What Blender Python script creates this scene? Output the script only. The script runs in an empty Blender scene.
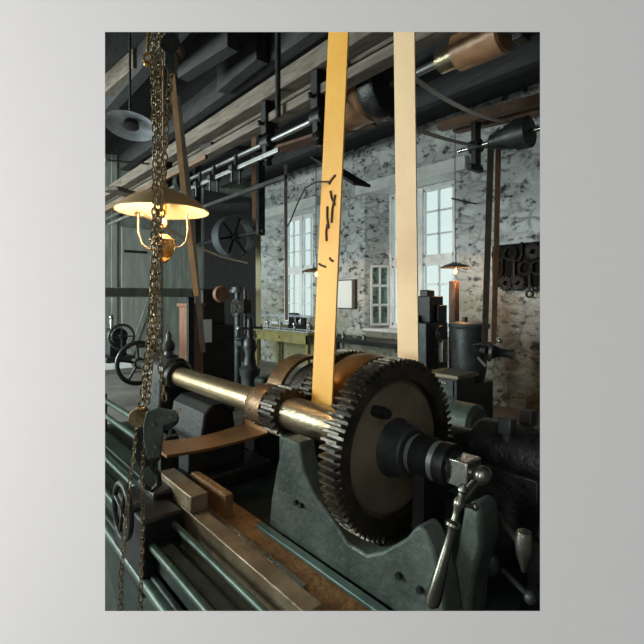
import bpy, math, random
from mathutils import Vector, Matrix
random.seed(7)
SC = bpy.context.scene
COL = SC.collection
PI = math.pi
# ------------------------------------------------------------------ view frame
FPX = 450.0; HZ = 298.0; EYE = 1.5
ANG = math.radians(40.3); S = math.sin(ANG); C = math.cos(ANG)
def V(*a): return Vector(a)
def pD(u, v, d):
    l = (u-322)/FPX*d
    return V(d*S+l*C, d*C-l*S, EYE-(v-HZ)/FPX*d)
def pX(u, v, X): l = (u-322)/FPX; return pD(u, v, X/(S+l*C))
def pY(u, v, Y): l = (u-322)/FPX; return pD(u, v, Y/(C-l*S))
def pZ(u, v, Z): return pD(u, v, (EYE-Z)*FPX/(v-HZ))
def dl(d, l, z): return V(d*S+l*C, d*C-l*S, z)

# ------------------------------------------------------------------ mesh builder
class MB:
    def __init__(s): s.v = []; s.f = []
    def add(s, vs, fs):
        b = len(s.v); s.v += [Vector(p) for p in vs]; s.f += [tuple(i+b for i in f) for f in fs]; return s
    def box(s, a, b):
        x0, y0, z0 = [min(a[i], b[i]) for i in range(3)]; x1, y1, z1 = [max(a[i], b[i]) for i in range(3)]
        return s.add([(x0,y0,z0),(x1,y0,z0),(x1,y1,z0),(x0,y1,z0),(x0,y0,z1),(x1,y0,z1),(x1,y1,z1),(x0,y1,z1)],
              [(0,3,2,1),(4,5,6,7),(0,1,5,4),(1,2,6,5),(2,3,7,6),(3,0,4,7)])
    def cbox(s, c, sx, sy, sz): return s.box((c[0]-sx/2,c[1]-sy/2,c[2]-sz/2),(c[0]+sx/2,c[1]+sy/2,c[2]+sz/2))
    def beam(s, p0, p1, w, h, up=(0,0,1)):
        p0 = Vector(p0); p1 = Vector(p1); t = (p1-p0).normalized(); up = Vector(up)
        a = t.cross(up)
        if a.length < 1e-4: a = t.cross(V(1,0,0))
        a.normalize(); b = a.cross(t).normalized()
        vs = []
        for p in (p0, p1):
            for i, j in ((-1,-1),(1,-1),(1,1),(-1,1)): vs.append(p+a*i*w/2+b*j*h/2)
        return s.add(vs, [(0,1,2,3),(7,6,5,4),(0,4,5,1),(1,5,6,2),(2,6,7,3),(3,7,4,0)])
    def frame(s, ax):
        ax = Vector(ax).normalized(); q = V(0,0,1) if abs(ax.z) < .9 else V(1,0,0)
        a = ax.cross(q).normalized(); b = ax.cross(a).normalized(); return ax, a, b
    def rev(s, o, ax, prof, n=32, closed=False, capped=True):
        ax, a, b = s.frame(ax); o = Vector(o); vs = []; fs = []
        m = len(prof)
        for t, r in prof:
            for k in range(n):
                th = 2*PI*k/n; vs.append(o+ax*t+(a*math.cos(th)+b*math.sin(th))*r)
        rng = m if closed else m-1
        for i in range(rng):
            j = (i+1) % m
            for k in range(n):
                k2 = (k+1) % n; fs.append((i*n+k, i*n+k2, j*n+k2, j*n+k))
        if not closed and capped:
            fs.append(tuple(range(n))[::-1]); fs.append(tuple((m-1)*n+k for k in range(n)))
        return s.add(vs, fs)
    def cyl(s, p0, p1, r, r1=None, n=24):
        p0 = Vector(p0); p1 = Vector(p1); L = (p1-p0).length
        return s.rev(p0, p1-p0, [(0,r),(L,r if r1 is None else r1)], n)
    def ring(s, c, ax, R, r, w, n=40):   # flat band ring R outer, r inner, width w
        return s.rev(c, ax, [(-w/2,R),(w/2,R),(w/2,r),(-w/2,r)], n, closed=True)
    def torus(s, c, ax, R, r, n=36, m=8):
        return s.rev(c, ax, [(r*math.sin(2*PI*i/m), R+r*math.cos(2*PI*i/m)) for i in range(m)], n, closed=True)
    def ball(s, c, r, n=16, sq=(1,1,1)):
        m = n//2; vs = []; fs = []
        c = Vector(c)
        for i in range(1, m):
            ph = PI*i/m
            for k in range(n):
                th = 2*PI*k/n; vs.append(c+V(r*sq[0]*math.sin(ph)*math.cos(th), r*sq[1]*math.sin(ph)*math.sin(th), r*sq[2]*math.cos(ph)))
        t = len(vs); vs += [c+V(0,0,r*sq[2]), c-V(0,0,r*sq[2])]
        for i in range(m-2):
            for k in range(n):
                k2 = (k+1)%n; fs.append((i*n+k,(i+1)*n+k,(i+1)*n+k2,i*n+k2))
        for k in range(n):
            k2 = (k+1)%n; fs.append((t,k,k2)); fs.append((t+1,(m-2)*n+k2,(m-2)*n+k))
        return s.add(vs, fs)
    def tube(s, path, r, n=8, closed=False, flat=None):
        P = [Vector(p) for p in path]; m = len(P); vs = []; fs = []; prev = None
        for i in range(m):
            t = (P[(i+1)%m]-P[i-1]) if closed else (P[min(i+1,m-1)]-P[max(i-1,0)])
            t.normalize()
            if prev is None:
                q = V(0,0,1) if abs(t.z) < .9 else V(1,0,0); a = t.cross(q).normalized()
            else: a = (prev-t*prev.dot(t)).normalized()
            prev = a; b = t.cross(a); ri = r[i] if isinstance(r, (list, tuple)) else r
            for k in range(n):
                th = 2*PI*k/n; vs.append(P[i]+(a*math.cos(th)+b*math.sin(th))*ri)
        for i in range(m if closed else m-1):
            j = (i+1)%m
            for k in range(n):
                k2 = (k+1)%n; fs.append((i*n+k,i*n+k2,j*n+k2,j*n+k))
        if not closed: fs.append(tuple(range(n))[::-1]); fs.append(tuple((m-1)*n+k for k in range(n)))
        return s.add(vs, fs)
    def strap(s, path, wdir, w, t, closed=False):  # flat belt: width along wdir, thickness t
        P = [Vector(p) for p in path]; m = len(P); wd = Vector(wdir).normalized(); vs = []; fs = []
        for i in range(m):
            tg = (P[(i+1)%m]-P[i-1]) if closed else (P[min(i+1,m-1)]-P[max(i-1,0)])
            nn = tg.cross(wd).normalized()
            for a, b in ((-1,-1),(1,-1),(1,1),(-1,1)): vs.append(P[i]+wd*a*w/2+nn*b*t/2)
        for i in range(m if closed else m-1):
            j = (i+1)%m
            for k in range(4):
                k2 = (k+1)%4; fs.append((i*4+k,i*4+k2,j*4+k2,j*4+k))
        if not closed: fs += [(3,2,1,0), tuple((m-1)*4+k for k in range(4))]
        return s.add(vs, fs)
    def prism(s, poly, axis, a, b):   # poly in the two other axes
        n = len(poly); o = [i for i in range(3) if i != axis]; vs = []
        for t in (a, b):
            for p in poly:
                q = [0,0,0]; q[axis] = t; q[o[0]] = p[0]; q[o[1]] = p[1]; vs.append(q)
        fs = [tuple(range(n))[::-1], tuple(range(n, 2*n))]
        for k in range(n): k2 = (k+1)%n; fs.append((k,k2,n+k2,n+k))
        return s.add(vs, fs)
    def gear(s, o, ax, R, Rr, ri, w, nt, ph=0):  # toothed annulus, from o along ax by w
        ax, a, b = s.frame(ax); o = Vector(o); vs = []; fs = []
        prof = []
        for k in range(nt):
            for q, r in ((-.31,Rr),(-.16,R),(.16,R),(.31,Rr)): prof.append(((k+q)/nt*2*PI+ph, r))
        n = len(prof)
        for t in (0, w):
            for th, r in prof: vs.append(o+ax*t+(a*math.cos(th)+b*math.sin(th))*r)
            for th, r in prof: vs.append(o+ax*t+(a*math.cos(th)+b*math.sin(th))*ri)
        for k in range(n):
            k2 = (k+1)%n
            fs += [(k,k2,2*n+k2,2*n+k), (n+k2,n+k,3*n+k,3*n+k2), (k2,k,n+k,n+k2), (2*n+k,2*n+k2,3*n+k2,3*n+k)]
        return s.add(vs, fs)
    def chain(s, path, pitch=.021, wire=.0032, L=.030, W=.019):
        P = [Vector(p) for p in path]; seg = [(P[i+1]-P[i]).length for i in range(len(P)-1)]; tot = sum(seg)
        n = int(tot/pitch); k = 0; acc = 0
        for i in range(n):
            d = i*pitch
            while k < len(seg)-1 and acc+seg[k] < d: acc += seg[k]; k += 1
            t = (P[k+1]-P[k]).normalized(); p = P[k]+t*(d-acc)
            a = t.cross(V(C,-S,0)).normalized(); b = t.cross(a).normalized()
            ang = (PI/4 if i%2 else -PI/4)+random.uniform(-.35,.35)
            a, b = a*math.cos(ang)+b*math.sin(ang), b*math.cos(ang)-a*math.sin(ang)
            pts = []
            h = (L-W)/2
            for q in range(6): th = PI*q/5; pts.append(p+t*(h+W/2*math.sin(th))+a*W/2*math.cos(th))
            for q in range(6): th = PI+PI*q/5; pts.append(p+t*(-h+W/2*math.sin(th))+a*W/2*math.cos(th))
            s.tube(pts, wire, 5, closed=True)
        return s
    def build(s, name, mat, root=None, bevel=0, smooth=35):
        o0 = root_loc(root)
        me = bpy.data.meshes.new(name); me.from_pydata([tuple(p-o0) for p in s.v], [], s.f); me.update()
        me.validate()
        import bmesh
        bm = bmesh.new(); bm.from_mesh(me); bmesh.ops.recalc_face_normals(bm, faces=bm.faces); bm.to_mesh(me); bm.free()
        me.polygons.foreach_set('use_smooth', [True]*len(me.polygons))
        me.set_sharp_from_angle(angle=math.radians(smooth))
        me.materials.append(mat)
        ob = bpy.data.objects.new(name, me); COL.objects.link(ob)
        if root is not None: ob.parent = root
        if bevel:
            m = ob.modifiers.new('edge', 'BEVEL'); m.width = bevel; m.segments = 2; m.limit_method = 'ANGLE'; m.angle_limit = math.radians(40)
            m.harden_normals = False
        return ob
def root_loc(o):
    p = V(0,0,0)
    while o is not None: p = p+o.location; o = o.parent
    return p
def thing(name, label, cat, loc=(0,0,0), group=None):
    o = bpy.data.objects.new(name, None); COL.objects.link(o); o.location = loc; o.empty_display_size = .1
    o['label'] = label; o['category'] = cat
    if group: o['group'] = group
    return o
def tag(o, label, cat, group=None):
    o['label'] = label; o['category'] = cat
    if group: o['group'] = group
    return o
def struct(o): o['kind'] = 'structure'; return o
def one(mb, name, mat, loc, label, cat, group=None, bevel=0):   # a thing that is one mesh with its origin at loc
    e = bpy.data.objects.new('tmp', None); e.location = loc
    o = mb.build(name, mat, None, bevel)
    L = Vector(loc)
    for vv in o.data.vertices: vv.co -= L
    o.location = L; bpy.data.objects.remove(e)
    return tag(o, label, cat, group)
def copy_tree(o, loc, label, group=None):
    r = o.copy(); COL.objects.link(r); r.location = loc; r['label'] = label
    if group: r['group'] = group
    for ch in list(o.children):
        c = ch.copy(); COL.objects.link(c); c.parent = r
        for g in list(ch.children):
            d = g.copy(); COL.objects.link(d); d.parent = c
    return r

# ------------------------------------------------------------------ materials
def mat(name, col, rough=.5, metal=0., col2=None, scale=6., bump=0., bscale=None, mixlo=.4, mixhi=.65, stretch=(1,1,1), detail=5, rvar=0):
    m = bpy.data.materials.new(name); m.use_nodes = True; nt = m.node_tree; N = nt.nodes; L = nt.links
    b = N['Principled BSDF']; b.inputs['Base Color'].default_value = (*col, 1); b.inputs['Roughness'].default_value = rough; b.inputs['Metallic'].default_value = metal
    if col2 or bump or rvar:
        tc = N.new('ShaderNodeTexCoord'); mp = N.new('ShaderNodeMapping'); mp.inputs['Scale'].default_value = stretch
        L.new(tc.outputs['Object'], mp.inputs['Vector'])
        nz = N.new('ShaderNodeTexNoise'); nz.inputs['Scale'].default_value = scale; nz.inputs['Detail'].default_value = detail; nz.inputs['Roughness'].default_value = .6
        L.new(mp.outputs['Vector'], nz.inputs['Vector'])
        if col2:
            r = N.new('ShaderNodeValToRGB'); r.color_ramp.elements[0].position = mixlo; r.color_ramp.elements[1].position = mixhi
            r.color_ramp.elements[0].color = (*col, 1); r.color_ramp.elements[1].color = (*col2, 1)
            L.new(nz.outputs['Fac'], r.inputs['Fac']); L.new(r.outputs['Color'], b.inputs['Base Color'])
        if rvar:
            mr = N.new('ShaderNodeMapRange'); mr.inputs[1].default_value = .3; mr.inputs[2].default_value = .7
            mr.inputs[3].default_value = rough-rvar; mr.inputs[4].default_value = rough+rvar
            L.new(nz.outputs['Fac'], mr.inputs[0]); L.new(mr.outputs[0], b.inputs['Roughness'])
        if bump:
            nb = nz
            if bscale:
                nb = N.new('ShaderNodeTexNoise'); nb.inputs['Scale'].default_value = bscale; nb.inputs['Detail'].default_value = 4
                L.new(mp.outputs['Vector'], nb.inputs['Vector'])
            bp = N.new('ShaderNodeBump'); bp.inputs['Strength'].default_value = bump; bp.inputs['Distance'].default_value = .02
            L.new(nb.outputs['Fac'], bp.inputs['Height']); L.new(bp.outputs['Normal'], b.inputs['Normal'])
    return m
def emit(name, col, st):
    m = bpy.data.materials.new(name); m.use_nodes = True; nt = m.node_tree
    b = nt.nodes['Principled BSDF']; b.inputs['Base Color'].default_value = (*col,1); b.inputs['Emission Color'].default_value = (*col,1); b.inputs['Emission Strength'].default_value = st
    return m
M = {}
M['iron'] = mat('iron', (.012,.014,.015), .42, .35, (.035,.036,.034), 14, .25, 60, rvar=.1)
M['black'] = mat('black_iron', (.006,.007,.008), .5, .2, (.018,.019,.02), 9, .15, 50)
M['gear'] = mat('gear_iron', (.045,.04,.034), .36, .7, (.10,.08,.055), 10, .2, 70, rvar=.1)
M['gearface'] = mat('gear_face', (.16,.13,.09), .5, .3, (.26,.205,.14), 6, .15, 60)
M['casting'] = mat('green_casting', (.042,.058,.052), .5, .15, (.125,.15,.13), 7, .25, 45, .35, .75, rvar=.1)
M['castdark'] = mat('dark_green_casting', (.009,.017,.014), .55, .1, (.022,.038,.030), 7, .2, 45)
M['greenrod'] = mat('green_painted_rod', (.035,.065,.052), .42, .2, (.07,.115,.09), 12)
M['steel'] = mat('steel', (.42,.42,.39), .28, .95, (.26,.25,.22), 9, .1, 60, rvar=.08)
M['shaft'] = mat('oiled_shaft', (.58,.45,.28), .32, .9, (.34,.25,.15), 5, .1, 50, stretch=(3,1,3), rvar=.08)
M['sleeve'] = mat('dull_shaft', (.30,.25,.17), .34, .85, (.17,.13,.085), 7, .15, 50, rvar=.08)
M['brass'] = mat('brass', (.62,.40,.12), .35, .85, (.30,.18,.06), 12)
M['bronzeband'] = mat('bronze_band', (.14,.075,.035), .42, .6, (.22,.13,.06), 9, .15, 40)
M['rust'] = mat('rusty_top', (.20,.095,.035), .6, .15, (.34,.18,.07), 16, .5, 60, .35, .7)
M['waybar'] = mat('worn_way', (.20,.14,.085), .42, .4, (.32,.25,.165), 10, .2, 50)
M['copper'] = mat('copper_tray', (.33,.17,.07), .4, .5, (.20,.095,.04), 7, .15, 40)
M['teal'] = mat('teal_strip', (.14,.22,.21), .4, .4, (.08,.13,.12), 9)
M['bushing'] = mat('grey_bushing', (.30,.33,.30), .38, .4, (.20,.225,.20), 8, .1, 50)
M['shaftsteel'] = mat('dull_steel_rod', (.36,.37,.37), .42, .8, (.24,.24,.24), 4)
M['rim'] = mat('wheel_rim', (.16,.17,.19), .4, .7, (.10,.105,.115), 6)
M['lintel'] = mat('white_lintel', (.84,.85,.85), .6, 0, (.68,.69,.69), 5, .2, 20)
M['handle'] = mat('worn_handle', (.20,.20,.17), .27, .9, (.13,.13,.11), 9)
M['chain'] = mat('chain_rust', (.15,.105,.05), .45, .5, (.38,.29,.16), 25, .2, 90)
M['belt'] = mat('belt_lit_orange', (.95,.49,.075), .55, 0, (.85,.36,.045), 3, .06, 60, .45, .8)  # belt leather tinted orange for the warm light on this run
M['belt2'] = mat('belt_lit_pale', (.92,.64,.38), .55, 0, (.84,.53,.28), 3, .06, 60, .45, .8)  # same belt's other run, its paler light put into the colour
M['beltdark'] = mat('dark_belt', (.055,.042,.032), .55, 0, (.10,.075,.055), 8)
M['beltwhite'] = mat('pale_run_belt', (.55,.53,.48), .5)  # paler tone for the upper run of the slack cross belt
M['belttan'] = mat('tan_belt', (.45,.27,.13), .6, 0, (.30,.17,.08), 5)
M['beltbrown'] = mat('brown_belt', (.19,.10,.055), .6, 0, (.11,.06,.035), 5)
M['beltyellow'] = mat('yellowed_belt', (.42,.38,.22), .6)
M['scar'] = mat('belt_lacing', (.10,.045,.02), .7)
M['woodgrey'] = mat('weathered_timber', (.085,.068,.052), .75, 0, (.22,.18,.145), 4, .4, 30, .35, .7, (8,1,8))
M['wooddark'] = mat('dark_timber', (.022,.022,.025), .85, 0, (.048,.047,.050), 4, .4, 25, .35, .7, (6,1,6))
M['woodred'] = mat('reddish_plank', (.14,.065,.045), .7, 0, (.24,.125,.09), 5, .3, 25, stretch=(6,1,6))
M['drum'] = mat('wooden_drum', (.27,.13,.065), .38, .1, (.46,.26,.14), 6, .15, 30, .35, .7)
M['woodpost'] = mat('red_brown_post', (.16,.07,.04), .6, 0, (.25,.12,.07), 5, .2, 25, stretch=(4,4,1))
M['bench'] = mat('olive_bench', (.25,.22,.085), .6, 0, (.17,.145,.055), 5)
M['plank'] = mat('back_planks', (.15,.17,.155), .8, 0, (.28,.31,.285), 3, .4, 18, .35, .7, (5,5,.6))
M['plankdoor'] = mat('door_planks', (.20,.21,.19), .8, 0, (.30,.315,.29), 3, .4, 18, .35, .7, (5,5,.6))
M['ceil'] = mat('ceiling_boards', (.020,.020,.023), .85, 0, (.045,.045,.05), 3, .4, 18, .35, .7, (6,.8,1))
M['floor'] = mat('worn_floor', (.17,.16,.15), .55, 0, (.30,.285,.265), 2.5, .3, 20, .35, .7)
M['white'] = mat('white_paint', (.62,.64,.63), .6, 0, (.46,.47,.46), 6, .15, 30)
M['paper'] = mat('white_paper', (.78,.80,.80), .7)
M['enamel'] = mat('grey_enamel', (.55,.61,.68), .4, .1, (.26,.30,.35), 8)
M['shade'] = mat('tin_shade', (.52,.36,.18), .55, .2, (.66,.48,.26), 9)
M['lining'] = mat('cream_lining', (.92,.82,.52), .6)
M['tool'] = mat('black_tools', (.008,.008,.009), .6, .2, (.03,.03,.03), 20)
M['tool'].node_tree.nodes['Principled BSDF'].inputs['Specular IOR Level'].default_value = .15
M['toolb'] = mat('tool_board', (.008,.007,.007), .95, 0, (.014,.012,.012), 5)
M['toolb'].node_tree.nodes['Principled BSDF'].inputs['Specular IOR Level'].default_value = .1
M['wire'] = mat('pale_wire', (.45,.34,.22), .5, .3)
M['greymach'] = mat('grey_machine', (.028,.032,.035), .42, .3, (.065,.072,.074), 8, .15, 40)
M['orangehub'] = mat('orange_glint_pulley', (.40,.20,.06), .35, .7, (.22,.10,.03), 8)  # orange gleam of the lit pulley rim put into the base colour
M['bulb'] = emit('lit_bulb', (1,.42,.12), 2.6)
M['bulb2'] = emit('lit_bulb_far', (1,.50,.20), 3.0)
def bulb_light(loc, power, col):
    l = bpy.data.lights.new('lamp_light','POINT'); l.energy = power; l.color = col; l.shadow_soft_size = .02
    o = bpy.data.objects.new('lamp_light',l); COL.objects.link(o); o.location = loc
M['greywall'] = mat('grey_paint', (.365,.354,.352), .9, 0, (.37,.359,.357), 30)
def glass():
    m = bpy.data.materials.new('window_glass'); m.use_nodes = True; nt = m.node_tree; N = nt.nodes; L = nt.links
    N.remove(N['Principled BSDF']); t = N.new('ShaderNodeBsdfTransparent'); t.inputs[0].default_value = (.90,.97,.96,1)
    g = N.new('ShaderNodeBsdfGlossy'); g.inputs['Roughness'].default_value = .05
    x = N.new('ShaderNodeMixShader'); x.inputs[0].default_value = .06
    L.new(t.outputs[0], x.inputs[1]); L.new(g.outputs[0], x.inputs[2]); L.new(x.outputs[0], N['Material Output'].inputs['Surface']); return m
M['glass'] = glass()
def lampglass():
    m = bpy.data.materials.new('amber_glass'); m.use_nodes = True; nt = m.node_tree; N = nt.nodes; L = nt.links
    b = N['Principled BSDF']; b.inputs['Base Color'].default_value = (.55,.33,.10,1); b.inputs['Roughness'].default_value = .15; b.inputs['Transmission Weight'].default_value = .5
    return m
M['amber'] = lampglass()
def stone():
    m = bpy.data.materials.new('rubble_stone'); m.use_nodes = True; nt = m.node_tree; N = nt.nodes; L = nt.links; b = N['Principled BSDF']
    tc = N.new('ShaderNodeTexCoord'); mp = N.new('ShaderNodeMapping'); mp.inputs['Scale'].default_value = (1,1,1.55); L.new(tc.outputs['Object'], mp.inputs['Vector'])
    n0 = N.new('ShaderNodeTexNoise'); n0.inputs['Scale'].default_value = 3.; n0.inputs['Detail'].default_value = 3
    mx = N.new('ShaderNodeMixRGB'); mx.inputs[0].default_value = .12; L.new(mp.outputs[0], mx.inputs[1]); L.new(n0.outputs['Color'], mx.inputs[2]); L.new(mp.outputs[0], n0.inputs['Vector'])
    vo = N.new('ShaderNodeTexVoronoi'); vo.inputs['Scale'].default_value = 4.2; L.new(mx.outputs[0], vo.inputs['Vector'])
    ve = N.new('ShaderNodeTexVoronoi'); ve.feature = 'DISTANCE_TO_EDGE'; ve.inputs['Scale'].default_value = 4.2; L.new(mx.outputs[0], ve.inputs['Vector'])
    n1 = N.new('ShaderNodeTexNoise'); n1.inputs['Scale'].default_value = 6.5; n1.inputs['Detail'].default_value = 8; n1.inputs['Roughness'].default_value = .68; L.new(mp.outputs[0], n1.inputs['Vector'])
    r1 = N.new('ShaderNodeValToRGB'); e = r1.color_ramp.elements; e[0].position = .375; e[0].color = (.06,.065,.075,1); e[1].position = .475; e[1].color = (.62,.635,.635,1)  # dark gaps and the shadow in them put into the colour as blotches
    L.new(n1.outputs['Fac'], r1.inputs['Fac'])
    r2 = N.new('ShaderNodeValToRGB'); e = r2.color_ramp.elements; e[0].position = 0; e[0].color = (.62,.62,.62,1); e[1].position = .8; e[1].color = (1,1,1,1)
    L.new(vo.outputs['Color'], r2.inputs['Fac'])
    r4 = N.new('ShaderNodeValToRGB'); e = r4.color_ramp.elements; e[0].position = .0; e[0].color = (.50,.51,.53,1); e[1].position = .13; e[1].color = (1,1,1,1); L.new(ve.outputs['Distance'], r4.inputs['Fac'])  # stone edges darkened, joint shadow painted into the colour
    m4 = N.new('ShaderNodeMixRGB'); m4.blend_type = 'MULTIPLY'; L.new(r1.outputs[0], m4.inputs[1]); L.new(r4.outputs[0], m4.inputs[2])
    n4 = N.new('ShaderNodeTexNoise'); n4.inputs['Scale'].default_value = 2.2; L.new(tc.outputs['Object'], n4.inputs['Vector'])
    r5 = N.new('ShaderNodeValToRGB'); r5.color_ramp.elements[0].position = .42; r5.color_ramp.elements[1].position = .6; L.new(n4.outputs['Fac'], r5.inputs['Fac']); L.new(r5.outputs[0], m4.inputs[0])
    mu = N.new('ShaderNodeMixRGB'); mu.blend_type = 'MULTIPLY'; mu.inputs[0].default_value = .8; L.new(m4.outputs[0], mu.inputs[1]); L.new(r2.outputs[0], mu.inputs[2])
    # ochre patches, denser towards the floor
    n2 = N.new('ShaderNodeTexNoise'); n2.inputs['Scale'].default_value = .9; n2.inputs['Detail'].default_value = 4; L.new(tc.outputs['Object'], n2.inputs['Vector'])
    sp = N.new('ShaderNodeSeparateXYZ'); L.new(tc.outputs['Object'], sp.inputs[0])
    zr = N.new('ShaderNodeMapRange'); zr.inputs[1].default_value = 2.1; zr.inputs[2].default_value = .9; L.new(sp.outputs['Z'], zr.inputs[0])
    ml = N.new('ShaderNodeMath'); ml.operation = 'MULTIPLY'; L.new(zr.outputs[0], ml.inputs[0])
    r3 = N.new('ShaderNodeValToRGB'); r3.color_ramp.elements[0].position = .33; r3.color_ramp.elements[1].position = .62; L.new(n2.outputs['Fac'], r3.inputs['Fac']); L.new(r3.outputs[0], ml.inputs[1])
    mo = N.new('ShaderNodeMixRGB'); mo.inputs[2].default_value = (.20,.19,.10,1); L.new(ml.outputs[0], mo.inputs[0]); L.new(mu.outputs[0], mo.inputs[1])
    L.new(mo.outputs[0], b.inputs['Base Color']); b.inputs['Roughness'].default_value = .85
    ad = N.new('ShaderNodeMath'); ad.operation = 'ADD'; L.new(n1.outputs['Fac'], ad.inputs[0]); L.new(ve.outputs['Distance'], ad.inputs[1])
    bp = N.new('ShaderNodeBump'); bp.inputs['Strength'].default_value = .8; bp.inputs['Distance'].default_value = .06; L.new(ad.outputs[0], bp.inputs['Height']); L.new(bp.outputs[0], b.inputs['Normal'])
    return m
M['stone'] = stone()

# ------------------------------------------------------------------ setting
WX = 5.94; BY = 9.35; LX = -3.5; CZ = 4.3; FD = .65
def frontY(X, d=FD): return (d-X*S)/C
# grey wall with a rectangular opening (edges splayed back)
def grey_wall():
    m = MB(); d0, d1 = FD, FD+.07
    l0, l1 = (105-322)/FPX*FD, (540-322)/FPX*FD; z1 = EYE+(298-32)/FPX*FD; z0 = EYE-(611-298)/FPX*FD
    L0 = (LX-FD*S)/C; L1 = (WX-FD*S)/C
    g = .07
    def rect(d, a, b, c, e): return [dl(d,a,c), dl(d,b,c), dl(d,b,e), dl(d,a,e)]
    vs = rect(d0,l0,l1,z0,z1)+rect(d0,L0,L1,0,CZ)+rect(d1,l0-g,l1+g,z0-g,z1+g)+rect(d1,L0,L1,0,CZ)
    fs = []
    for k in range(4):
        k2 = (k+1)%4
        fs += [(k,k2,4+k2,4+k), (8+k2,8+k,12+k,12+k2), (k2,k,8+k,8+k2), (4+k,4+k2,12+k2,12+k)]
    return struct(m.add(vs, fs).build('wall_front', M['greywall'], smooth=5))
grey_wall()
fl = [(WX+.5, frontY(WX+.5)), (WX+.5, BY+.2), (LX-.2, BY+.2), (LX-.2, frontY(LX-.2))]
struct(MB().prism(fl, 2, -.1, 0).build('floor', M['floor']))
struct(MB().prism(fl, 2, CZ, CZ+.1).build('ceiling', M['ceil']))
# back wall of boards
struct(MB().box((LX-.2,BY,0),(WX+.5,BY+.2,CZ)).build('wall_back', M['plank']))
# right stone wall, splayed window openings
WIN = [(3.9,5.8), (7.3,9.1)]
ZB, ZT = .95, 3.4; SP = .30; T0, T1 = WX, WX+.5
def stone_wall():
    m = MB(); ys = frontY(WX)
    piers = [(ys, 3.9, 0, 1), (5.8, 7.3, 1, 1), (9.1, BY, 1, 0)]
    for a, b, sa, sb in piers:
        poly = [(T0,a),(T0,b),(T1-.14,b+SP*.75*sb*0+ (SP*.6 if sb else 0)),(T1,b+(SP*.6 if sb else 0)),(T1,a-(SP if sa else 0)),(T1-.14,a-(SP if sa else 0))]
        m.prism(poly, 2, 0, CZ)
    for a, b in WIN[:2]:
        m.box((T0,a,0),(T1,b,ZB)); m.box((T0,a,ZT),(T1,b,CZ))
    return struct(m.build('wall_right', M['stone'], smooth=20))
stone_wall()
def window(n, a, b):
    a += SP*.6; b -= SP; x = T1-.12; w = .05
    m = MB(); mid = (a+b)/2; tz = 2.14
    m.box((x-.04,a,ZB),(x+.04,a+.06,ZT)); m.box((x-.04,b-.06,ZB),(x+.04,b,ZT))
    m.box((x-.036,a+.01,ZB),(x+.036,b-.01,ZB+.06)); m.box((x-.036,a+.01,ZT-.06),(x+.036,b-.01,ZT))
    m.box((x-.05,mid-.045,ZB+.01),(x+.045,mid+.045,ZT-.01)); m.box((x-.034,a+.01,tz-.05),(x+.034,b-.01,tz+.05))
    f = struct(m.build(f'window_{n}', M['lintel']))
    g = MB(); p = MB()
    for y0, y1 in ((a+.06,mid-.045),(mid+.045,b-.06)):
        for z0, z1 in ((ZB+.06,tz-.05),(tz+.05,ZT-.06)):
            g.box((x-.025,(y0+y1)/2-.013,z0),(x+.02,(y0+y1)/2+.013,z1))
            for q in (1,2): zz = z0+(z1-z0)*q/3; g.box((x-.025,y0,zz-.013),(x+.02,y1,zz+.013))
            for e in (y0,y1-.035): g.box((x-.028,e,z0),(x+.024,e+.035,z1))
            for e in (z0,z1-.04): g.box((x-.028,y0,e),(x+.024,y1,e+.04))
            p.box((x+.004,y0,z0),(x+.008,y1,z1))
    g.build('glazing_bars', M['lintel'], f); p.build('pane', M['glass'], f)
window(1, *WIN[1]); window(2, *WIN[0])
for n, (a, b) in ((1,WIN[1]),(2,WIN[0])):
    struct(MB().box((T0-.10,a-.24,ZT-.01),(T0+.30,b+.14,ZT+.19)).build(f'trim_{n}', M['lintel'], bevel=.01))
    struct(MB().box((T0-.04,a-.02,ZB-.05),(T1-.16,b+.02,ZB+.004)).build(f'trim_{n+2}', M['lintel'], bevel=.01))
# an open casement swung into the far reveal of window 2
def casement():
    f = bpy.data.objects['window_2']; h = V(T1-.16, WIN[0][1]-SP-.0, 0); e = V(T0+.04, WIN[0][1]-.12, 0); z0, z1 = ZB+.07, 2.08
    m = MB()
    def at(t, z): q = h.lerp(e, t); return V(q.x,q.y,z)
    for t in (.04,.5,.96): m.beam(at(t,z0),at(t,z1),.035 if t==.5 else .05,.03,(h-e))
    for k in range(4): m.beam(at(0,z0+(z1-z0)*k/3),at(1,z0+(z1-z0)*k/3),.035,.045)
    sh = m.build('open_casement', M['lintel'], f)
    m = MB(); m.beam(at(.5,z0),at(.5,z1),(h-e).length*.94,.004,(h-e).cross(V(0,0,1))); m.build('pane', M['glass'], sh)
casement()
# left wall with three tall windows that light the shop
LW = [(4.3,5.7),(6.1,7.5),(7.8,9.1)]; LZ0, LZ1 = 1.2, 3.7
def left_wall():
    m = MB(); y = frontY(LX)
    for a, b in LW:
        m.box((LX-.2,y,0),(LX,a,CZ)); m.box((LX-.2,a,0),(LX,b,LZ0)); m.box((LX-.2,a,LZ1),(LX,b,CZ)); y = b
    m.box((LX-.2,y,0),(LX,BY,CZ)); return struct(m.build('wall_left', M['stone'], smooth=20))
left_wall()
for n, (a, b) in enumerate(LW):
    m = MB(); x = LX-.1
    for y in (a,(a+b)/2-.03,b-.06): m.box((x-.03,y,LZ0),(x+.03,y+.06,LZ1))
    for z in (LZ0,(LZ0+LZ1)/2,LZ1-.06): m.box((x-.03,a,z),(x+.03,b,z+.06))
    f = struct(m.build(f'window_{n+3}', M['white'])); MB().box((x-.003,a,LZ0),(x+.003,b,LZ1)).build('pane', M['glass'], f)
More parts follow.
